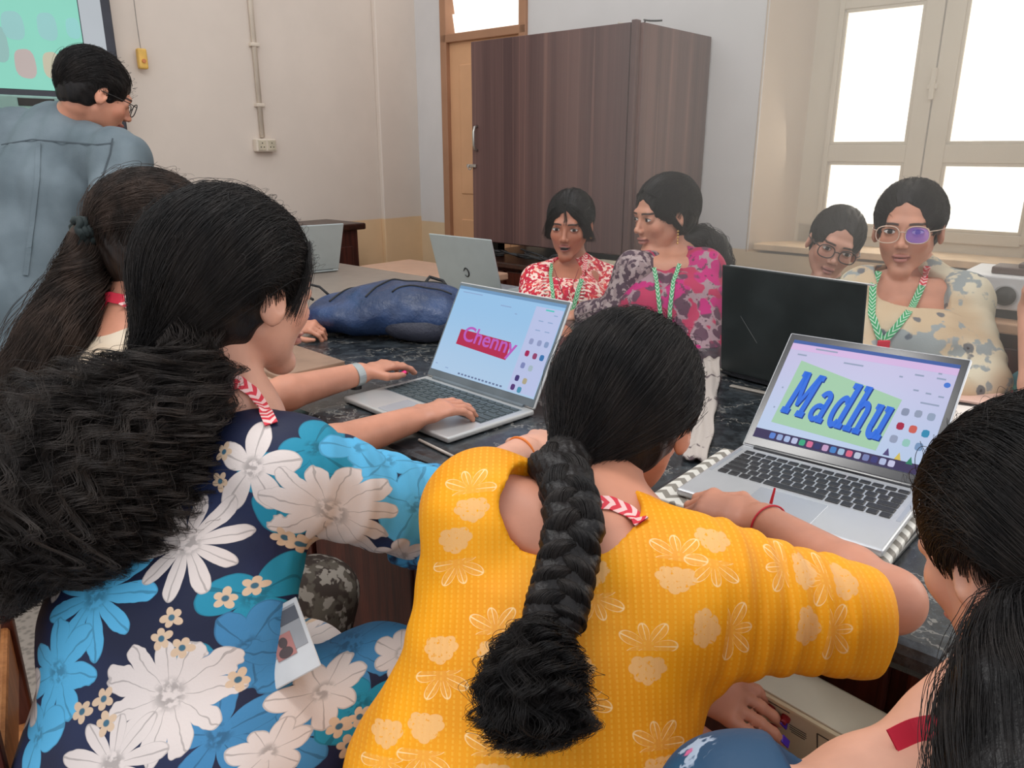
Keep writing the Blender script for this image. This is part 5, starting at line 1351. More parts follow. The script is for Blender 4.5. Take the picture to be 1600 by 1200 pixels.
p4_.scalp((0, -.11, -.045), 2600, 1.0, r=.00038, lift=.004); p4_.flyaway(40, 1.03, r=.0002, ln=.04)
sp = [p4_.w((0, -.105, -.04)), p4_.w((-.0, -.14, -.06)), p4_.w((.0, -.14, -.11)), p4_.w((0, -.12, -.16))]
b = SD(); b.k = .02; b.chain(sp, [.025, .034, .036, .02]); v, q = b.mesh(.006); link('ponytail', np_mesh('ponytail', v - np.array(p4_.org), q), m_hair, p4_.t)
tail(p4_, sp, [.024, .038, .042, .026], 380, k=12, curl=.003, freq=2, r=.0007)
p4_.glasses(simple('clear_gold_frame', L(206, 180, 160), .25, .5, .3), rx=.0262, rz=.0205, tube=.0013, lens=None)
lens_objs = [o for o in p4_.t.children if o.name.startswith('glasses_rim')]
for o in lens_objs:
    for c_ in o.children:
        x_loc = (p4_.R.transposed() @ (Vector(c_.data.vertices[0].co) + p4_.org - p4_.pos)).x
        if x_loc > .03 or True:
            if x_loc < 0: c_.data.materials.clear(); c_.data.materials.append(m_lensv); c_['label'] = 'lens coloured with a violet reflection'
def beige_mat():
    M = Mat('beige_flower_print', .75, .25); k = M.coord(); a = M.noise(k, 11, 3, .55); v = M.voro(k, 15); f = M.noise(k, 40, 3)
    c = M.mix(M.noise(k, 5, 2).sm(.4, .6), L(214, 204, 178), L(196, 172, 140)); c = M.mix((a * .7 + f * .3).sm(.54, .57), c, L(150, 156, 154)); c = M.mix((v + f * .45).sm(.42, .36) * .85, c, L(84, 92, 102))
    c = M.mix((v + f * .3).sm(.20, .15), c, L(58, 52, 54)); M.col(c); M.bump(M.noise(k, 260, 2), .001, .3); return M.m
g = SD(); g.k = .035; ch = P(1428, 545, 1.90); pe = P(1430, 740, 1.92)
g.eseg(P(1430, 470, 1.96), ch, (.10, .062), (.165, .112), sid); g.eseg(ch, pe, (.165, .112), (.165, .125), sid)
g.seg(P(1432, 430, 2.03), shR, .048, .056); g.seg(P(1436, 430, 2.03), shL, .048, .058)
g.seg(shL, eL, .062, .068, k=.03); g.seg(eL, wL_.lerp(eL, .72), .066, .056, k=.03); g.seg(shR, eR, .066, .075, k=.03); g.seg(eR, wR.lerp(eR, .4), .072, .06, k=.03)
g.ell(P(1422, 446, 1.92), (.086, .11, .092), k=.006, op='s')
rg = rings(shL, eL, .005, 3.0, 1.2); g.disp = lambda X: fold(X, .006, 24, 3.0) + fold(X, .003, 52, 1.0) + rg(X)
p4_.garment(g, .006, beige_mat()); seated_legs(p4_, P(1432, 760, 2.0), (-.55, -.8), m_navy, sid)
fr_ = (-.4, -.9, .15)
p4_.rib([(1373, 424), (1364, 447), (1362, 490), (1376, 530)], .016, m_langr)
p4_.rib([(1449, 416), (1446, 430), (1441, 446)], .016, m_lan)
p4_.rib([(1441, 446), (1425, 480), (1400, 512), (1380, 534)], .016, m_langr)
b = MB(); b.box((0, 0, 0), (.03, .006, .02), None, .003); b.bm.transform(Matrix.Translation(p4_.hit(1380, 537)[0] + Vector((-.002, -.006, 0)) - p4_.org)); b.obj('lanyard_clip', m_lanred, p4_.t)

# ---- person at the far right: only arm and teal cloth in view
p5_ = Person('person in a teal floral top at the right edge, one bare arm raised', P(1760, 330, 1.75), (-.8, -.6, -.1), skin='d', org=P(1740, 700, 1.75))
nb = P(1765, 410, 1.78); p5_.neck(nb); shR, shL = P(1690, 470, 1.70), P(1850, 470, 1.82); sid = (shR - shL).normalized()
eR = P(1628, 652, 1.62)
p5_.sk.eseg(nb - Vector((0, 0, .05)), P(1765, 520, 1.75), (.07, .06), (.15, .09), sid, k=.03); arm(p5_.sk, shR, eR, P(1612, 480, 1.72), .042, .036, .027); hand(p5_.sk, P(1612, 480, 1.72), (-.05, .1, 1), (-.5, .8, 0), 1, .9, ln=.16)
arm(p5_.sk, shL, P(1850, 640, 1.75), P(1740, 660, 1.6)); hand(p5_.sk, P(1740, 660, 1.6), (-1, -.2, 0), (0, 0, 1), -1, .4)
p5_.traps(shL, shR); p5_.body(.0045); p5_.cap(.006); p5_.scalp((0, -.1, -.04), 300)
def teal_mat():
    M = Mat('teal_floral', .7); k = M.coord(); v = M.voro(k, 13); f = M.noise(k, 40, 2); c = M.mix((v + f * .3).sm(.42, .36), L(22, 104, 116), L(58, 140, 128)); c = M.mix((v + f * .3).sm(.30, .26), c, L(206, 76, 88)); M.col(c); return M.m
g = SD(); g.k = .03; g.eseg(P(1765, 450, 1.77), P(1760, 540, 1.74), (.09, .06), (.155, .1), sid); g.eseg(P(1760, 540, 1.74), P(1745, 760, 1.75), (.155, .1), (.17, .12), sid)
g.seg(nb, shR, .045, .056); g.seg(nb, shL, .045, .056); g.seg(shR, shR.lerp(eR, .5), .058, .056); g.seg(shL, P(1850, 600, 1.77), .058, .05)
g.seg(P(1690, 700, 1.80), P(1612, 610, 2.02), .10, .06, k=.04)
p5_.garment(g, .008, teal_mat()); seated_legs(p5_, P(1745, 790, 1.8), (-.7, -.7), m_navy, sid)

# ---- hidden classmate whose hand rests on the backpack
p6_ = Person('person hidden behind the curly haired head, only a hand on the backpack in view', P(392, 402, 2.35), (.6, -.75, -.1), skin='a', org=P(392, 640, 2.35))
nb = P(392, 460, 2.38); p6_.neck(nb); shR, shL = P(345, 495, 2.30), P(430, 495, 2.45); sid = (shR - shL).normalized()
p6_.sk.eseg(nb - Vector((0, 0, .05)), P(392, 560, 2.36), (.06, .05), (.11, .08), sid, k=.03); arm(p6_.sk, shL, P(420, 560, 2.40), P(456, 512, 2.25), .036, .032, .026); hand(p6_.sk, P(454, 512, 2.25), (1, -.2, .1), (0, -.4, 1), 1, 1.1, ln=.15)
p6_.traps(shL, shR); p6_.body(.0045); p6_.cap(.006)
g = SD(); g.k = .03; g.eseg(P(392, 500, 2.37), P(392, 680, 2.36), (.10, .07), (.12, .1), sid); g.seg(nb, shR, .045, .05); g.seg(nb, shL, .045, .05); g.seg(shL, P(438, 550, 2.41), .05, .046)
p6_.garment(g, .009, m_plain); seated_legs(p6_, P(392, 740, 2.38), (.3, -.9), m_navy, sid)

# ---- W: cream kurta, brown ponytail, typing on the middle laptop
pw = Person('person in a cream top with a long brown ponytail, typing and wearing a wristwatch', P(257, 384, 1.30), (.74, .64, -.20), skin='a', org=P(200, 900, 1.2), hs=.96)
nb = P(218, 500, 1.29); pw.neck(nb, .047); shR, shL = P(292, 600, 1.17), P(160, 555, 1.42); sid = (shR - shL).normalized()
pw.sk.eseg(nb, P(200, 640, 1.24), (.08, .06), (.14, .09), sid, k=.03); pw.sk.seg(shL, shR, .042, k=.03)
eL, wL_ = P(402, 626, 1.56), P(562, 584, 1.735); eR, wR = P(468, 716, 1.29), P(640, 657, 1.49)
arm(pw.sk, shL, eL, wL_, .040, .036, .025); arm(pw.sk, shR, eR, wR, .042, .037, .026)
tL, _s = hand(pw.sk, wL_, Vector((.75, .66, .10)), (-.15, -.1, 1), 1, .50, .10, .158, tcurl=.35)
hand(pw.sk, wR, Vector((.80, .50, .16)), (-.2, -.2, 1), -1, .48, .10, .168, tcurl=.3)
pw.body(.0036)
pw.cap(.0045, 1.03, m_hairb, low=-.062)
pw.scalp((0, -.118, .008), 4500, 1.03, m_strandb, r=.00034, lift=.004, wild=1); pw.flyaway(90, 1.07, m_strandb, r=.00024)
tie = pw.w((0, -.128, .006))
sp = [tie, P(128, 440, 1.24), P(90, 530, 1.21), P(40, 640, 1.18), P(-20, 780, 1.17)]
b = SD(); b.k = .02; b.chain(sp, [.020, .036, .048, .050, .03]); b.disp = lambda X: fold(X, .004, 60, 2); v, q = b.mesh(.006); link('ponytail', np_mesh('ponytail', v - np.array(pw.org), q), m_hairb, pw.t)
tail(pw, sp, [.018, .044, .060, .066, .055], 3400, k=24, curl=.0028, freq=5, r=.00034, m=m_strandb, fuzz=.3)
M_ = frame(Vector((1, 0, 0)), z=(tie - pw.w((0, -.06, .02)))); b = MB()
for i in range(3): b.tube([tie - pw.org + M_ @ Vector((math.cos(a) * (.020 + .003 * math.sin(a * 7 + i)), math.sin(a) * (.020 + .003 * math.cos(a * 6)), (i - 1) * .008 + .003 * math.sin(a * 5))) for a in np.linspace(0, 6.28, 30, endpoint=False)], .0060, 8, True)
b.obj('hair_band', simple('black_scrunchie', (.004, .012, .012), .8), pw.t, True)
b = MB(); cp = pw.w((.062, -.072, .035)) - pw.org; b.box(cp, (.008, .004, .006), pw.R, .001); b.obj('hair_clip', simple('bright_clip', L(230, 226, 220), .2, .5, .5, em=.1), pw.t)
def cream_mat():
    M = Mat('cream_leaf_print', .75, .25); k = M.coord(); a = M.noise(k, 16, 3); v = M.voro(k, 20, 'DISTANCE_TO_EDGE')
    c = M.mix(M.noise(k, 8, 2).sm(.4, .6), L(206, 190, 168), L(192, 172, 148)); c = M.mix(v.sm(.03, .015) * a.sm(.48, .55) * .55, c, L(120, 112, 108)); M.col(c); M.bump(a, .002, .4); return M.m
g = SD(); g.k = .04; ch = P(196, 650, 1.24); wa = P(215, 800, 1.20); pe = P(235, 960, 1.2)
g.eseg(P(208, 520, 1.29), ch, (.08, .06), (.155, .105), sid); g.eseg(ch, wa, (.155, .105), (.145, .11), sid); g.eseg(wa, pe, (.145, .11), (.165, .13), sid)
g.seg(P(215, 525, 1.29), shR, .045, .058); g.seg(P(212, 520, 1.30), shL, .045, .058); g.seg(shR, shR.lerp(eR, .55), .062, .056, k=.02); g.seg(shL, shL.lerp(eL, .55), .062, .054, k=.02)
g.ell(P(225, 478, 1.28), (.075, .078, .045), k=.006, op='s'); g.disp = lambda X: fold(X, .005, 26, 8.0)
pw.garment(g, .0065, cream_mat())
def camo_mat():
    M = Mat('grey_brown_leaf_print', .75); k = M.coord(); a = M.noise(k, 22, 3, .6); b_ = M.noise(k, 48, 2); c = M.mix(a.sm(.46, .52), L(96, 88, 76), L(62, 50, 42)); c = M.mix(b_.sm(.54, .58), c, L(160, 152, 140)); M.col(c); return M.m
g = SD(); g.k = .04; g.seg(P(300, 1000, 1.2), P(490, 935, 1.36), .09, .072); g.seg(P(490, 935, 1.36), P(500, 1250, 1.42), .07, .05); g.seg(P(230, 940, 1.28), P(400, 890, 1.50), .09, .07); g.seg(P(400, 890, 1.5), P(410, 1150, 1.56), .07, .05)
g.disp = lambda X: fold(X, .005, 30, 2); pw.garment(g, .009, camo_mat(), 'salwar')
pw.rib([(150, 486), (168, 464), (192, 468)], .017, m_lanred, D=1.24)
pw.rib([(190, 468), (212, 480), (235, 498), (255, 520)], .017, m_lan, D=1.22)
dw = (wL_ - eL).normalized(); cW = wL_ - dw * .012
b = MB(); M_ = frame(dw.cross(Vector((0, 0, 1))), z=dw)
def band(bb, c, M__, r0, r1, hw, n=32):
    ringsv = []
    for (rr, zz) in ((r0, -hw), (r1, -hw), (r1, hw), (r0, hw)): ringsv.append([bb.bm.verts.new(c + M__ @ Vector((math.cos(a) * rr * 1.08, math.sin(a) * rr * .92, zz))) for a in np.linspace(0, 2 * math.pi, n, endpoint=False)])
    for i in range(4):
        A, B = ringsv[i], ringsv[(i + 1) % 4]
        for j in range(n): bb.bm.faces.new((A[j], A[(j + 1) % n], B[(j + 1) % n], B[j]))
band(b, cW - pw.org, M_, .0255, .0285, .009); wt = b.obj('watch_strap', simple('grey_watch_strap', L(160, 166, 164), .35, .5, .3), pw.t)
b = MB(); b.cyl(cW - pw.org - Vector((0, 0, .024)), cW - pw.org - Vector((0, 0, .032)), .013, n=20); b.obj('watch_case', m_dark, wt)
m_nail = simple('pink_nail', L(214, 30, 110), .2); 
b = MB(); b.box((0, 0, 0), (.0095, .013, .003), None, .0025, 2); dn = Vector((.75, .6, -.1)); b.bm.transform(Matrix.Translation(tL - pw.org + Vector((0, -.001, .0055))) @ frame(dn.cross(Vector((0, 0, 1))), z=(0, -.5, 1)).to_4x4()); b.obj('thumb_nail', m_nail, pw.t)

# ---- B: navy kurta with big flowers, long curly hair
pb_ = Person('person in a navy top with big white and blue flowers, long curly black hair', P(378, 454, .995), (.60, .78, -.16), skin='d', org=P(280, 1400, .85))
nb = P(362, 655, 1.0); pb_.neck(nb, .053); shR, shL = P(448, 735, .93), P(215, 690, 1.07); sid = (shR - shL).normalized()
pb_.sk.eseg(nb, P(330, 800, 1.02), (.08, .06), (.14, .09), sid, k=.03); pb_.sk.seg(shL, shR, .045, k=.03)
eR, wR = P(662, 806, 1.10), P(818, 706, 1.25); eL, wL_ = P(330, 800, 1.35), P(480, 760, 1.5)
arm(pb_.sk, shR, eR, wR, .045, .038, .026); hand(pb_.sk, wR, (.5, .8, 0), (0, 0, 1), -1, .5); arm(pb_.sk, shL, eL, wL_, .045, .036, .026)
hand(pb_.sk, wL_, (.6, .7, 0), (0, 0, 1), 1, .6)
pb_.body(.0042)
pf = 1.03
pb_.cap(.0045, pf, low=-.085, face=(.078, .092, .094), fc=(0, .125, -.040), earcut=True)
pb_.scalp((-.01, -.125, -.095), 6500, pf, r=.0003, lift=.007, curl=.0015, wild=1.2, k=16); pb_.flyaway(260, pf, r=.00022, ln=.05)
m_curl = hair_mat('curly_strand', (.014, .011, .010), (.042, .033, .028), .45)
# loose curls in front of the ear
bangs(pb_, [(.050, .060, .070), (.074, .044, .038), (.080, .030, .005), (.078, .020, -.022)], 120, .00026, .007)
tie = pb_.w((-.01, -.125, -.10))
sp = [pb_.w((0, -.10, -.07)), P(300, 575, .93), P(232, 650, .90), P(160, 728, .87), P(105, 800, .85), P(78, 868, .84), P(66, 920, .83)]
rd = [.035, .036, .062, .086, .084, .062, .03]
b = SD(); b.k = .03; b.chain(sp[:-1], [x * .50 for x in rd[:-1]]); b.disp = lambda X: fold(X, .008, 55, 2) + fold(X, .004, 110, 5); v, q = b.mesh(.006); link('ponytail', np_mesh('ponytail', v - np.array(pb_.org), q), m_hair, pb_.t)
tail(pb_, sp, rd, 10000, k=56, curl=.0090, freq=11, r=.00024, fuzz=.9, locks=520, lockr=.0028, m=m_curl)
tail(pb_, [P(285, 590, .90), P(270, 660, .91), P(258, 740, .90), P(205, 822, .87), P(135, 890, .85)], [.03, .045, .050, .05, .03], 3400, k=46, curl=.0092, freq=9, r=.00024, fuzz=.9, locks=170, lockr=.0028, m=m_curl)
tail(pb_, [P(250, 620, .88), P(130, 690, .86), P(40, 770, .84), P(10, 860, .83), P(60, 945, .83)], [.04, .06, .06, .055, .04], 3400, k=46, curl=.0092, freq=9, r=.00024, fuzz=.9, locks=170, lockr=.0028, m=m_curl)
# kurta
g = SD(); g.k = .04; ch = P(310, 800, .99); wa = P(268, 980, .925); pe = P(262, 1200, .89); pl = P(285, 1420, .88)
g.eseg(P(345, 680, 1.0), ch, (.085, .06), (.155, .105), sid); g.eseg(ch, wa, (.155, .105), (.150, .115), sid); g.eseg(wa, pe, (.150, .115), (.178, .14), sid); g.eseg(pe, pl, (.178, .14), (.185, .15), sid)
g.seg(P(372, 676, 1.0), shR, .046, .060); g.seg(P(330, 672, 1.02), shL, .046, .060)
cu = shR.lerp(eR, .99); g.seg(shR, cu, .068, .066, k=.035); g.seg(shL, eL, .066, .060, k=.03)
g.seg(P(330, 1230, .86), P(600, 1085, 1.03), .115, .088, k=.04); g.seg(P(600, 1085, 1.03), P(620, 1330, 1.08), .085, .075, k=.03)
g.seg(P(250, 1180, .98), P(470, 1060, 1.20), .10, .08, k=.03); g.seg(P(470, 1060, 1.20), P(480, 1300, 1.2), .08, .07, k=.03)
g.ell(P(372, 640, .99), (.062, .062, .038), k=.006, op='s')
rg = rings(shR, cu, .004, 3.5, 1.3); g.disp = lambda X: fold(X, .0045, 20, 3.0) + fold(X, .002, 55, 1.0) + rg(X)
cam_right = Vector((1, 0, 0)); backn = Vector((-.05, -.86, .5)).normalized(); ur = Vector((1, -.06, 0)).normalized(); uu = backn.cross(ur) * -1
if uu.z < 0: uu = -uu
prf, puv = proj_frame(P(280, 950, .75), ur, uu)
v, q = g.mesh(.005)
pb_.surfs.append((v, q)); meb = np_mesh('kurta', v - np.array(pb_.org), q, True, {'cl': prf(v)})
def hitter(v, q):
    T_ = BVHTree.FromPolygons([tuple(x) for x in v], [tuple(int(i) for i in x) for x in q])
    def f(px, py):
        o = Vector((0, 0, CAMZ)); d = (P(px, py, 1) - o).normalized(); h = T_.ray_cast(o, d)[0]
        return h if h is not None else P(px, py, .85)
    return f
hitB = hitter(v, q)
def navy_flowers():
    M = Mat('navy_flower_print', .62, .3); k = M.attr('cl'); u, v_, _ = M.xyz(k); o = M.coord()
    c = M.mix(M.noise(o, 6, 2).sm(.4, .6), L(22, 28, 54), L(30, 40, 72))
    W, SB, TL, DB, BE = L(212, 200, 194), L(84, 172, 214), L(30, 132, 160), L(60, 124, 168), L(206, 178, 150)
    px = .75 / 1200
    F = [  # px, py, radius px, rot, half petals, depth, colour, squash, wob
        (440, 760, 85, .3, 1.5, .5, TL, 1, .05), (400, 930, 85, .8, 1.5, .7, TL, 1.2, .05), (490, 700, 60, -.6, 1.5, .6, TL, 1, .05),
        (150, 930, 98, .1, 4.5, .70, SB, 1, .07), (90, 1050, 80, .9, 3.5, .5, SB, 1, .14), (330, 1050, 75, .4, 1.5, .75, TL, 1, .05), (390, 1010, 70, 1.2, 2.5, .45, DB, 1, .08),
        (440, 1150, 85, .2, 3.5, .6, DB, 1, .12), (340, 1150, 80, .5, 2.5, .75, DB, 1, .1), (545, 1010, 95, .2, 5.5, .4, DB, 1, .16), (560, 1100, 75, .1, 1.5, .7, TL, 1.3, .05), (60, 1150, 60, .4, 1.5, .6, SB, 1, .05),
        (605, 720, 60, .2, 1.5, .5, SB, 1, .1), (655, 790, 85, .4, 2.5, .25, SB, 1, .12), (560, 700, 45, 1.2, 1.5, .5, SB, 1, .1), (230, 760, 70, 0, 1.5, .6, TL, 1, .05),
        (395, 730, 92, 1.5, 2.5, .70, W, 1, .06), (520, 800, 104, .1, 5.5, .38, W, 1, .16), (292, 848, 108, .25, 5, .74, W, 1, .05), (265, 1085, 112, .1, 5.5, .38, W, 1, .18), (175, 1195, 90, .3, 4.5, .7, W, 1, .06),
        (35, 1090, 60, .7, 2.5, .5, W, 1, .06), (575, 865, 60, .3, 2.5, .5, W, 1.5, .05), (505, 1080, 62, .5, 3.5, .3, W, 1, .12), (628, 1020, 48, .1, 3.5, .3, W, 1, .1), (420, 1175, 55, .4, 3.5, .35, W, 1, .1), (60, 900, 50, .3, 2.5, .5, W, 1, .1)]
    nz = M.noise(k, 130, 2); u0 = u
    for (x_, y_, r_, rot, hp_, dp, col_, sq, wob) in F:
        u = V(M.nt, c) * 1e-9 + u0
        cu_, cv_ = puv(hitB(x_, y_)); dd = (hitB(x_, y_) - Vector((0, 0, CAMZ))).length; R_ = r_ * dd / 1290 * (.80 if col_ is W else .9)
        mk, ln_, rd_ = use_flower(M, u, v_, float(cu_), float(cv_), float(R_), rot, hp_, dp, -9, sq, wob)
        cc = M.mix(rd_.sm(.32, .12) * nz.sm(.40, .56) * .8, col_, tuple(q_ * .45 for q_ in col_)); cc = M.mix(ln_ * .62, cc, tuple(q_ * .40 for q_ in col_)); c = M.mix(mk, c, cc)
    S = [(310, 722), (350, 706), (344, 752), (268, 965), (252, 998), (352, 935), (128, 1112), (162, 1092), (166, 1130), (445, 840), (398, 915), (372, 1062), (530, 1135), (562, 1120), (545, 1165), (510, 955), (480, 968), (468, 850), (490, 862)]
    for i, (x_, y_) in enumerate(S):
        u = V(M.nt, c) * 1e-9 + u0
        cu_, cv_ = puv(hitB(x_, y_)); mk, ln_, rd_ = use_flower(M, u, v_, float(cu_), float(cv_), .0115, .3 + i, 2.5, .5, -9, 1, .02)
        cc = M.mix(rd_.sm(.34, .22), BE, L(60, 100, 120)); c = M.mix(mk, c, cc)
    M.col(c); M.bump(M.noise(o, 340, 2), .0008, .3); return M.m
link('kurta', meb, navy_flowers(), pb_.t)
# gathered blue cuff
dC = (eR - shR).normalized(); b = MB(); M_ = frame(dC.cross(Vector((0, 0, 1))), z=dC); cc = cu - pb_.org
cuffm = Mat('blue_cuff', .65); kk = cuffm.coord(); cuffm.col(cuffm.mix(cuffm.noise(kk, 30, 3).sm(.42, .56), L(60, 140, 186), L(26, 44, 76)))
for i in range(5): b.tube([cc + dC * (i * .009 - .012) + M_ @ Vector((math.cos(a) * (.068 + .003 * math.sin(9 * a + i * 2)), math.sin(a) * (.068 + .003 * math.cos(8 * a + i)), .004 * math.sin(7 * a + i * 1.3))) for a in np.linspace(0, 6.283, 60, endpoint=False)], .0065, 8, True)
b.obj('cuff', cuffm.m, pb_.t, True)
pb_.rib([(350, 606), (372, 596), (395, 612), (412, 636), (424, 662)], .015, m_lan, D=.95)
m_or = simple('orange_thread', L(224, 120, 40), .6); dwr = (wR - eR).normalized()
pb_.ring(wR - dwr * .005, dwr, .0275, .0024, m_or)
# ID card lying on the lap
hC = hitB(452, 1008); cdn = thing('identity_card', 'identity card in a clear holder with a black clip, lying on the flowered lap', 'card', hC + Vector((0, -.012, .012)))
cdn.rotation_euler = frame((.95, .05, .2), z=(-.1, -.7, .75)).to_euler(); cdn.rotation_euler.rotate_axis('Z', .30)
b = MB(); b.box((0, 0, 0), (.056, .086, .0025), None, .001, 1); b.obj('card', simple('card_white', L(176, 176, 176), .3), cdn)
b = MB(); b.box((0, .012, .0016), (.047, .050, .0006)); b.obj('card_header', simple('card_grey', L(128, 128, 130), .4), cdn)
b = MB(); b.box((0, .026, .0021), (.047, .016, .0006)); b.obj('card_band', simple('card_dark', L(64, 66, 74), .4), cdn)
b = MB(); b.box((-.002, -.004, .0022), (.022, .027, .0006)); ph = b.obj('portrait_photo', simple('photo_rose', L(150, 96, 90), .4), cdn)
b = MB(); b.poly(blob(-.002, .0, .005, .006), .0025, .0029); b.poly(blob(-.002, -.0115, .008, .006), .0025, .0029); b.obj('portrait_figure', simple('photo_dark', L(60, 44, 44), .4), ph)
b = MB(); b.box((0, .047, .003), (.018, .016, .008), None, .002); b.box((0, .058, .003), (.012, .012, .005), None, .002); b.obj('clip', m_rub, cdn)

# ---- Y: yellow kurta, long braid
py = Person('person in a mustard yellow top with pale flowers and a long black braid', P(982, 648, .985), (.42, .82, -.40), .04, skin='a', org=P(800, 1450, .72))
nb = P(925, 815, .885); py.neck(nb, .050); shR, shL = P(1075, 925, .80), P(755, 800, .86); sid = (shR - shL).normalized()
py.sk.eseg(nb, P(895, 950, .875), (.10, .060), (.15, .090), sid, k=.035); py.sk.seg(shL, shR, .050, k=.035)
eR, wR = P(1392, 938, .85), P(1192, 816, 1.045); eL, wL_ = P(800, 960, 1.05), P(1052, 1052, .965)
arm(py.sk, shR, eR, wR, .042, .034, .026); arm(py.sk, shL, eL, wL_, .045, .034, .024)
hand(py.sk, wR + (wR - eR).normalized() * .004, Vector((-.72, .50, .06)), (.15, -.35, 1), 1, 1.15, .05, .165, tcurl=.5); hand(py.sk, wL_, Vector((.80, -.28, -.22)), (.1, -.5, .85), 1, .35, .12, .165)
tipY = list(hand.tips)
py.body(.0038)
py.cap(.0045, 1.06, low=-.078, face=(.074, .090, .094), fc=(0, .122, -.040))
py.scalp((-.028, -.12, -.095), 7000, 1.06, r=.0003, lift=.004, curl=.0006, wild=.8, k=16); py.flyaway(240, 1.06, r=.00022, ln=.045)
# kurta
g = SD(); g.k = .045; ch = P(893, 935, .865); wa = P(855, 1080, .825); pe = P(810, 1250, .81); pl = P(785, 1500, .80)
g.eseg(P(915, 830, .875), ch, (.105, .065), (.168, .105), sid); g.eseg(ch, wa, (.168, .105), (.152, .112), sid); g.eseg(wa, pe, (.152, .112), (.180, .14), sid); g.eseg(pe, pl, (.180, .14), (.20, .16), sid)
g.seg(P(950, 850, .87), shR, .05, .064); g.seg(P(890, 830, .88), shL, .05, .062)
cu = P(1330, 964, .815); g.seg(shR, cu, .072, .060, k=.05); g.seg(shL, P(790, 880, 1.0), .064, .055, k=.03)
g.ell(P(882, 800, .83), (.082, .060, .066), k=.006, op='s'); g.seg(P(905, 760, .93), P(905, 840, .86), .058, .066, k=.008, op='s')
dC = (cu - shR).normalized(); far = cu + dC * .19
g.ell(far, (.18, .18, .18), k=.006, op='s')
rg = rings(shR, cu, .0030, 6.0, 1.3); rg2 = rings(P(900, 1000, .8), P(840, 1300, .74), .002, 3, 1.2)
g.disp = lambda X: fold(X, .004, 17, 6.0) + fold(X, .0015, 60, 3.0) + rg(X)
v, q = g.mesh(.005); hitY = hitter(v, q); py.surfs.append((v, q))
backn = Vector((0, -.84, .54)).normalized(); ur = Vector((1, 0, 0)); uu = ur.cross(backn) * -1
if uu.z < 0: uu = -uu
prf, puv = proj_frame(P(880, 1000, .72), ur, uu)
mey = np_mesh('kurta', v - np.array(py.org), q, True, {'cl': prf(v)})
def yellow_print():
    M = Mat('mustard_flower_print', .62, .3); k = M.attr('cl'); u, v_, _ = M.xyz(k); o = M.coord()
    c = M.mix(M.noise(o, 6, 2).sm(.4, .6), L(222, 142, 4), L(238, 158, 8))
    st = ((u * 900).m('SINE') * .5 + .5); dots = ((v_ * 1300).m('SINE') * .5 + .5)
    c = M.mix((st.gt(.80) * dots.gt(.35)) * .30, c, L(238, 190, 70)); PE, LN = L(228, 176, 112), L(244, 208, 150)
    F = [(715, 880, 0.1, 0), (690, 1055, .1, 0), (775, 985, 0, 1), (662, 1180, 0, 0), (930, 935, .1, 0), (1012, 1010, 0, 1), (910, 1095, .2, 0), (1030, 1165, 0, 1), (770, 1175, 0, 1), (1115, 880, -.2, 0), (1060, 870, -.2, 1), (1140, 985, 1.5, 0), (1300, 985, 1.4, 0), (1290, 905, 1.5, 1), (1180, 1080, 0, 1), (735, 765, .1, 1), (600, 1190, 0, 0), (1225, 885, 1.4, 1)]
    sp_ = M.noise(k, 260, 2)
    u0 = u
    for i, (x_, y_, rot, fl) in enumerate(F):
        u = V(M.nt, c) * 1e-9 + u0
        h = hitY(x_, y_); cu_, cv_ = puv(h); s_ = .026; R2 = rot + 1.5708
        bl = (float(cu_) - math.cos(R2) * .021 * (1 if not fl else 1), float(cv_) - math.sin(R2) * .021)
        if not fl: bl = (float(cu_) + math.cos(R2) * .024, float(cv_) + math.sin(R2) * .024)
        mk, ln_, rd_ = use_flower(M, u, v_, bl[0], bl[1], .0175, rot, 4, .16, -9, 1.25, .12)
        c = M.mix(mk * sp_.sm(.30, .42) * .85, c, PE)
        mk, ln_, rd_ = use_flower(M, u, v_, float(cu_), float(cv_), s_, rot + (0 if fl else 3.1416) + (.0), 3.5, .72, -.004, 1, .02)
        c = M.mix(mk * .18, c, PE); c = M.mix(ln_ * .9, c, LN)
    M.col(c); M.bump(st * .6 + M.noise(o, 300, 2) * .4, .0007, .45); return M.m
link('kurta', mey, yellow_print(), py.t)
def onback(x, y, o_):
    h, n = py.hit(x, y); return h + (Vector((0, 0, CAMZ)) - h).normalized() * o_
sp = [py.w((-.015, -.085, -.06)), P(872, 715, .875), onback(890, 770, .030), onback(897, 820, .034), onback(885, 890, .034), onback(870, 950, .032), onback(862, 990, .030)]
def along(sp, t):
    n = len(sp) - 1; x = min(max(t, 0), .9999) * n; i = int(x); return sp[i].lerp(sp[i + 1], x - i)
b = SD(); b.k = .006; nl = 15
for i in range(nl):
    t = .10 + .88 * i / (nl - 1); c = along(sp, t); d = (along(sp, t + .03) - along(sp, t - .03)).normalized(); s_ = Vector((1, 0, 0)); s_ = (s_ - d * s_.dot(d)).normalized(); nn = d.cross(s_); sg = 1 if i % 2 else -1
    w_ = .0255 * (1 - .10 * t) * (1.15 if i < 3 else 1); ax = (d * .80 - s_ * sg * .60).normalized(); ay = nn; az = ax.cross(ay)
    b.ell(c + s_ * sg * w_ * .42, (w_ * 1.15, w_ * .72, w_ * .70), np.array(Matrix((ax, ay, az)).transposed()))
b.chain([along(sp, t) for t in (.0, .1, .3, .6, .95)], [.042, .026, .015, .013, .010], k=.01)
b.disp = lambda X: .0008 * np.sin(X[:, 0] * 700 + X[:, 2] * 500)
v, q = b.mesh(.0035); link('braid', np_mesh('braid', v - np.array(py.org), q), m_hair, py.t)
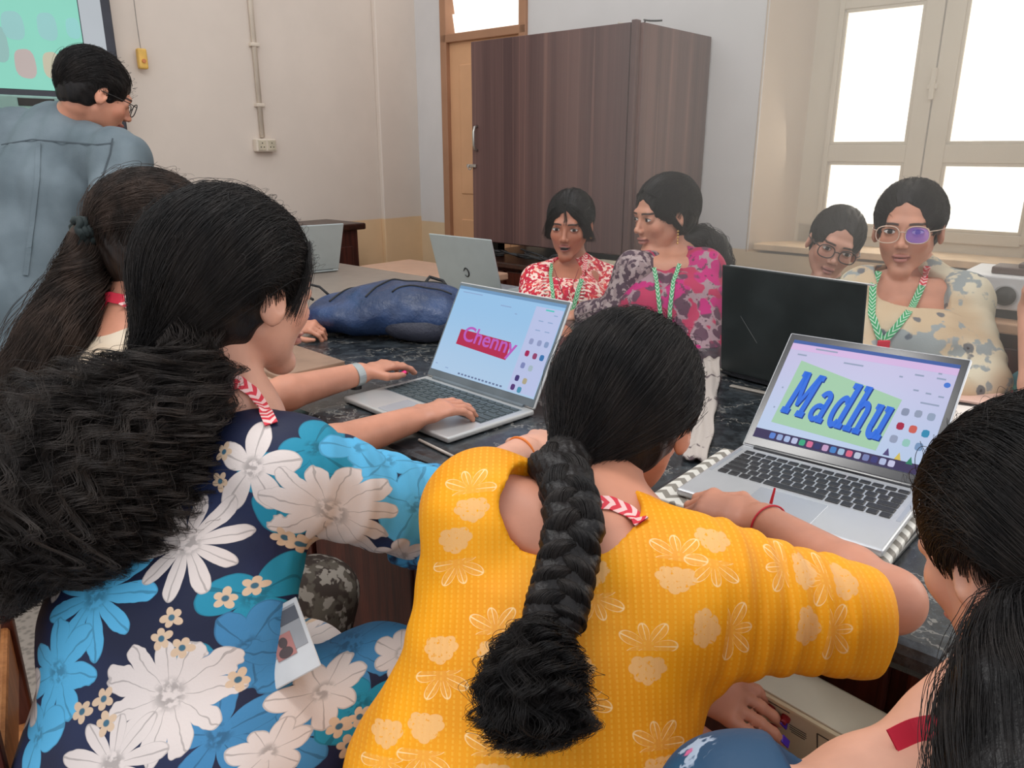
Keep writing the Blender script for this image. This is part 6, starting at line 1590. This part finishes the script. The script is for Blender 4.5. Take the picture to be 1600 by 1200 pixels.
# strands wrapped over the braid lobes
S3 = []
for i in range(3400):
    ph = rng.random() * 6.283; th = rng.random() * 6.283; k_ = 30; row = []
    lane = rng.integers(3) * 2.094; t0 = rng.random() * .75; t1 = t0 + .12 + .25 * rng.random()
    for j in range(k_):
        t = .06 + .92 * min(1, t0 + (t1 - t0) * j / (k_ - 1)); c = along(sp, t); d = (along(sp, min(t + .03, 1)) - along(sp, t - .03)).normalized(); s_ = Vector((1, 0, 0)); s_ = (s_ - d * s_.dot(d)).normalized(); nn = d.cross(s_)
        a = t * 3.2 * 6.283 + lane; cx_, cy_ = math.sin(a) * .0145, math.sin(2 * a) * .0075
        row.append(c + s_ * (cx_ + math.cos(ph) * .0158) + nn * (cy_ + math.sin(ph) * .0158))
    S3.append([list(p) for p in row])
strands('braid_strands', np.array(S3), .00026, .00026, m_strand, py.t, py.org)
sp2 = [onback(864, 985, .030), onback(850, 1020, .036), onback(836, 1070, .040), onback(830, 1120, .036), onback(835, 1160, .03)]
b = SD(); b.k = .02; b.chain(sp2[:-1], [.016, .020, .022, .016]); b.disp = lambda X: fold(X, .004, 90, 2); v, q = b.mesh(.005); link('braid_end', np_mesh('braid_end', v - np.array(py.org), q), m_hair, py.t)
tail(py, sp2, [.014, .036, .044, .044, .028], 5500, k=44, curl=.0070, freq=5.5, r=.00024, fuzz=.35, locks=160, lockr=.0030)
m_redth = simple('red_thread', L(176, 24, 40), .6); dwr = (wR - eR).normalized()
py.ring(wR - dwr * .012, dwr, .0290, .0014, m_redth)
b = MB(); kn_ = wR - dwr * .012 + Vector((.004, .012, .027)) - py.org; b.cyl(kn_, kn_ + Vector((.004, .002, .022)), .0022, .0014, 8); b.obj('thread_knot', m_redth, py.t)
py.rib([(905, 778), (930, 784), (955, 786), (982, 798), (1003, 815)], .016, m_lan, D=.87)
m_vio = simple('violet_nail', L(70, 40, 160), .2)
for tp, td, tu in tipY:
    b = MB(); b.box((0, 0, 0), (.010, .015, .0024), None, .0011); b.bm.transform(Matrix.Translation(tp + tu * .0052 - py.org) @ frame(td.cross(tu), z=tu).to_4x4()); b.obj('finger_nail', m_vio, py.t)
lx = simple('mustard_salwar', L(200, 130, 20), .8); seated_legs(py, P(790, 1560, .78), (.4, .9), lx, sid, ln=.26)

# ---- R: nearest person at the right edge
pr_ = Person('person nearest us at the right edge, black hair tied low, red lanyard, dark blue top', P(1618, 862, .63), (-.30, .86, -.34), .0, skin='d', org=P(1500, 1700, .45))
nb = P(1510, 1160, .56); pr_.neck(nb, .050); shR, shL = P(1890, 1330, .50), P(1215, 1330, .49); sid = (shR - shL).normalized()
pr_.sk.eseg(P(1500, 1290, .54), P(1490, 1450, .52), (.11, .06), (.14, .09), sid, k=.03); pr_.sk.seg(shL, shR, .045, k=.03)
pr_.sk.seg(P(1300, 1300, .52), P(1500, 1262, .54), .042, .045, k=.02)
eL = P(1000, 1620, .62); wL_ = P(1250, 1500, .78); eR = P(2050, 1700, .6); wR = P(1700, 1400, .85)
arm(pr_.sk, shL, eL, wL_, .046, .038, .027); arm(pr_.sk, shR, eR, wR, .046, .038, .027); hand(pr_.sk, wL_, (.4, .8, 0), (0, 0, 1), 1, .5); hand(pr_.sk, wR, (-.3, .9, 0), (0, 0, 1), -1, .5)
pr_.body(.0040)
pr_.cap(.0042, 1.06, low=-.085, face=(.072, .088, .094), fc=(0, .118, -.040))
pr_.scalp((.03, -.118, -.10), 8000, 1.06, r=.00028, lift=.004, wild=.6, k=18); pr_.flyaway(120, 1.06, r=.0002, ln=.04)
sp = [pr_.w((.015, -.09, -.05)), P(1600, 1010, .52), P(1585, 1110, .48), P(1590, 1250, .45), P(1600, 1400, .43)]
b = SD(); b.k = .02; b.chain(sp, [.040, .030, .032, .040, .035]); b.disp = lambda X: fold(X, .002, 60, 2); v, q = b.mesh(.005); link('ponytail', np_mesh('ponytail', v - np.array(pr_.org), q), m_hair, pr_.t)
tail(pr_, sp, [.040, .038, .040, .045, .05], 4000, k=22, curl=.0012, freq=2, r=.00026, fuzz=.3)
pr_.ribbon([pr_.hit(x_, y_, .52)[0] + Vector((0, -.007, .006)) for x_, y_ in ((1386, 1160), (1425, 1142), (1475, 1136), (1540, 1140), (1600, 1150))], .017, m_lanred, 'lanyard', (.0, -.75, .66))
def blue_print():
    M = Mat('deep_blue_print', .65); k = M.coord(); v_ = M.voro(k, 15); f = M.noise(k, 60, 3); c = M.mix(M.noise(k, 8, 2).sm(.4, .6), L(16, 58, 88), L(22, 74, 104)); c = M.mix((v_ + f * .6).sm(.56, .52) * f.sm(.45, .5) * .8, c, L(168, 180, 196)); c = M.mix((v_ + f * .3).sm(.25, .22), c, L(190, 90, 130)); M.col(c); M.bump(f, .002, .4); return M.m
g = SD(); g.k = .04; g.eseg(P(1490, 1470, .49), P(1480, 1750, .46), (.15, .09), (.17, .12), sid); g.seg(P(1330, 1360, .49), P(1190, 1345, .49), .052, .064, k=.03); g.seg(P(1195, 1330, .485), P(1090, 1480, .54), .070, .066, k=.03); g.seg(P(1680, 1330, .5), shR, .056, .066)
g.eseg(P(1480, 1750, .46), P(1480, 2300, .42), (.17, .12), (.18, .14), sid)
g.ell(P(1430, 1200, .47), (.080, .10, .066), k=.006, op='s'); g.disp = lambda X: fold(X, .004, 30, 2)
pr_.garment(g, .006, blue_print())
# ------------------------------------------------------------------ backpack
bk = thing('backpack', 'navy blue backpack lying on the granite bench', 'backpack', PZ(600, 526, TZ)); BK = bk.location
def bk_mat():
    M = Mat('navy_nylon', .42, .5); k = M.coord(); nz = M.noise(k, 10, 3); M.col(M.mix(nz.sm(.35, .65), L(28, 46, 78), L(44, 66, 104))); M.bump(nz * .5 + M.noise(k, 34, 4, .6) * .7, .012, .7); return M.m
def bk2_mat():
    M = Mat('dark_nylon', .5, .4); k = M.coord(); M.col(M.mix(M.noise(k, 12, 3).sm(.35, .65), L(38, 42, 56), L(54, 56, 68))); M.bump(M.noise(k, 30, 4, .6), .01, .6); return M.m
m_nyl, m_nyl2 = bk_mat(), bk2_mat()
xs = Vector((1, -.10, 0)).normalized(); ys = Vector((.10, 1, 0)).normalized(); R_ = frame(xs)
g = SD(); g.k = .05; o = BK
def bl(x, y, z): return o + R_ @ Vector((x, y, z))
g.ell(bl(.06, .06, .075), (.175, .14, .082), np.array(R_)); g.ell(bl(-.10, .05, .062), (.13, .12, .060), np.array(R_)); g.ell(bl(.14, .04, .062), (.10, .13, .066), np.array(R_)); g.ell(bl(-.19, .06, .045), (.06, .08, .04), np.array(R_))
g.plane((0, 0, TZ + .002), (0, 0, -1), .02); g.disp = lambda X: fold(X, .007, 26, 2) + fold(X, .003, 60, 4)
v, q = g.mesh(.006); shell = link('shell', np_mesh('shell', v - np.array(o), q), m_nyl, bk)
g = SD(); g.k = .03; g.ell(bl(.13, -.045, .045), (.115, .045, .047), np.array(R_)); g.plane((0, 0, TZ + .002), (0, 0, -1), .01); g.disp = lambda X: fold(X, .005, 34, 2)
v, q = g.mesh(.006); link('side_pocket', np_mesh('side_pocket', v - np.array(o), q), m_nyl2, bk)
Tb = BVHTree.FromPolygons([tuple(x) for x in (lambda m_: [(Vector(c.co) + o) for c in m_.vertices])(shell.data)], [tuple(p.vertices) for p in shell.data.polygons])
def onbag(x, y):
    h = Tb.ray_cast(bl(x, y, .4), Vector((0, 0, -1)))[0]; return (h if h else bl(x, y, .05)) - o
for nm_, pts_, r_ in (('zip_seam', [(-.04, -.03), (-.02, .02), (.02, .08), (.10, .12), (.18, .10)], .003), ('zip_seam', [(.04, -.035), (.09, .0), (.16, .02), (.21, .02)], .0028), ('piping', [(-.16, .0), (-.13, .06), (-.10, .12)], .003)):
    b = MB(); A = [onbag(pts_[i][0] + (pts_[i + 1][0] - pts_[i][0]) * t, pts_[i][1] + (pts_[i + 1][1] - pts_[i][1]) * t) + Vector((0, 0, .001)) for i in range(len(pts_) - 1) for t in np.linspace(0, 1, 8, endpoint=False)]; b.tube(A, r_, 8); b.obj(nm_, m_rub, bk, True)
b = MB(); b.tube([onbag(-.19, .08), onbag(-.19, .08) + Vector((-.03, .02, .02)), onbag(-.19, .08) + Vector((-.07, .02, .03)), onbag(-.19, .08) + Vector((-.09, -.0, .01)), onbag(-.19, .03) + Vector((-.03, 0, .0))], .004, 8); b.obj('carry_loop', m_rub, bk, True)
b = MB(); b.tube([onbag(.10, .14), onbag(.11, .15) + Vector((0, .02, .02)), onbag(.15, .16) + Vector((0, .02, .02)), onbag(.17, .14)], .005, 8); b.obj('grab_handle', m_rub, bk, True)

# ------------------------------------------------------------------ wooden chair at the left edge
m_chair = wood('orange_brown_chair_wood', L(168, 108, 62), L(200, 136, 84), .4, 6); m_chairr = wood('dark_red_chair_wood', L(70, 30, 22), L(100, 50, 36), .4, 6)
ch_ = thing('wooden_chair', 'orange-brown wooden chair at the left edge, under the flowered top', 'chair', (-.640, .835, 0)); co_ = ch_.location; RC = frame((.85, .52, 0))
cz = .46
def cb(mb_, x, y, z, dx, dy, dz, bev=.004): return mb_.box(RC @ Vector((x, y, z)), (dx, dy, dz), RC, bev)
b = MB(); cb(b, .18, .0, cz, .44, .42, .03, .008); b.obj('seat', m_chair, ch_)
for x_ in (0.0, .36):
    for y_ in (-.17, .17):
        b = MB(); cb(b, x_, y_, (cz - .015) / 2, .035, .035, cz - .015); b.obj('leg', m_chairr, ch_)
for y_ in (-.18, .18):
    b = MB(); cb(b, -.02, y_, cz + .20, .03, .03, .42); b.obj('back_post', m_chairr, ch_)
for z_ in (cz + .14, cz + .27, cz + .37):
    b = MB(); cb(b, -.02, 0, z_, .018, .38, .085, .006); b.obj('back_slat', m_chair, ch_)
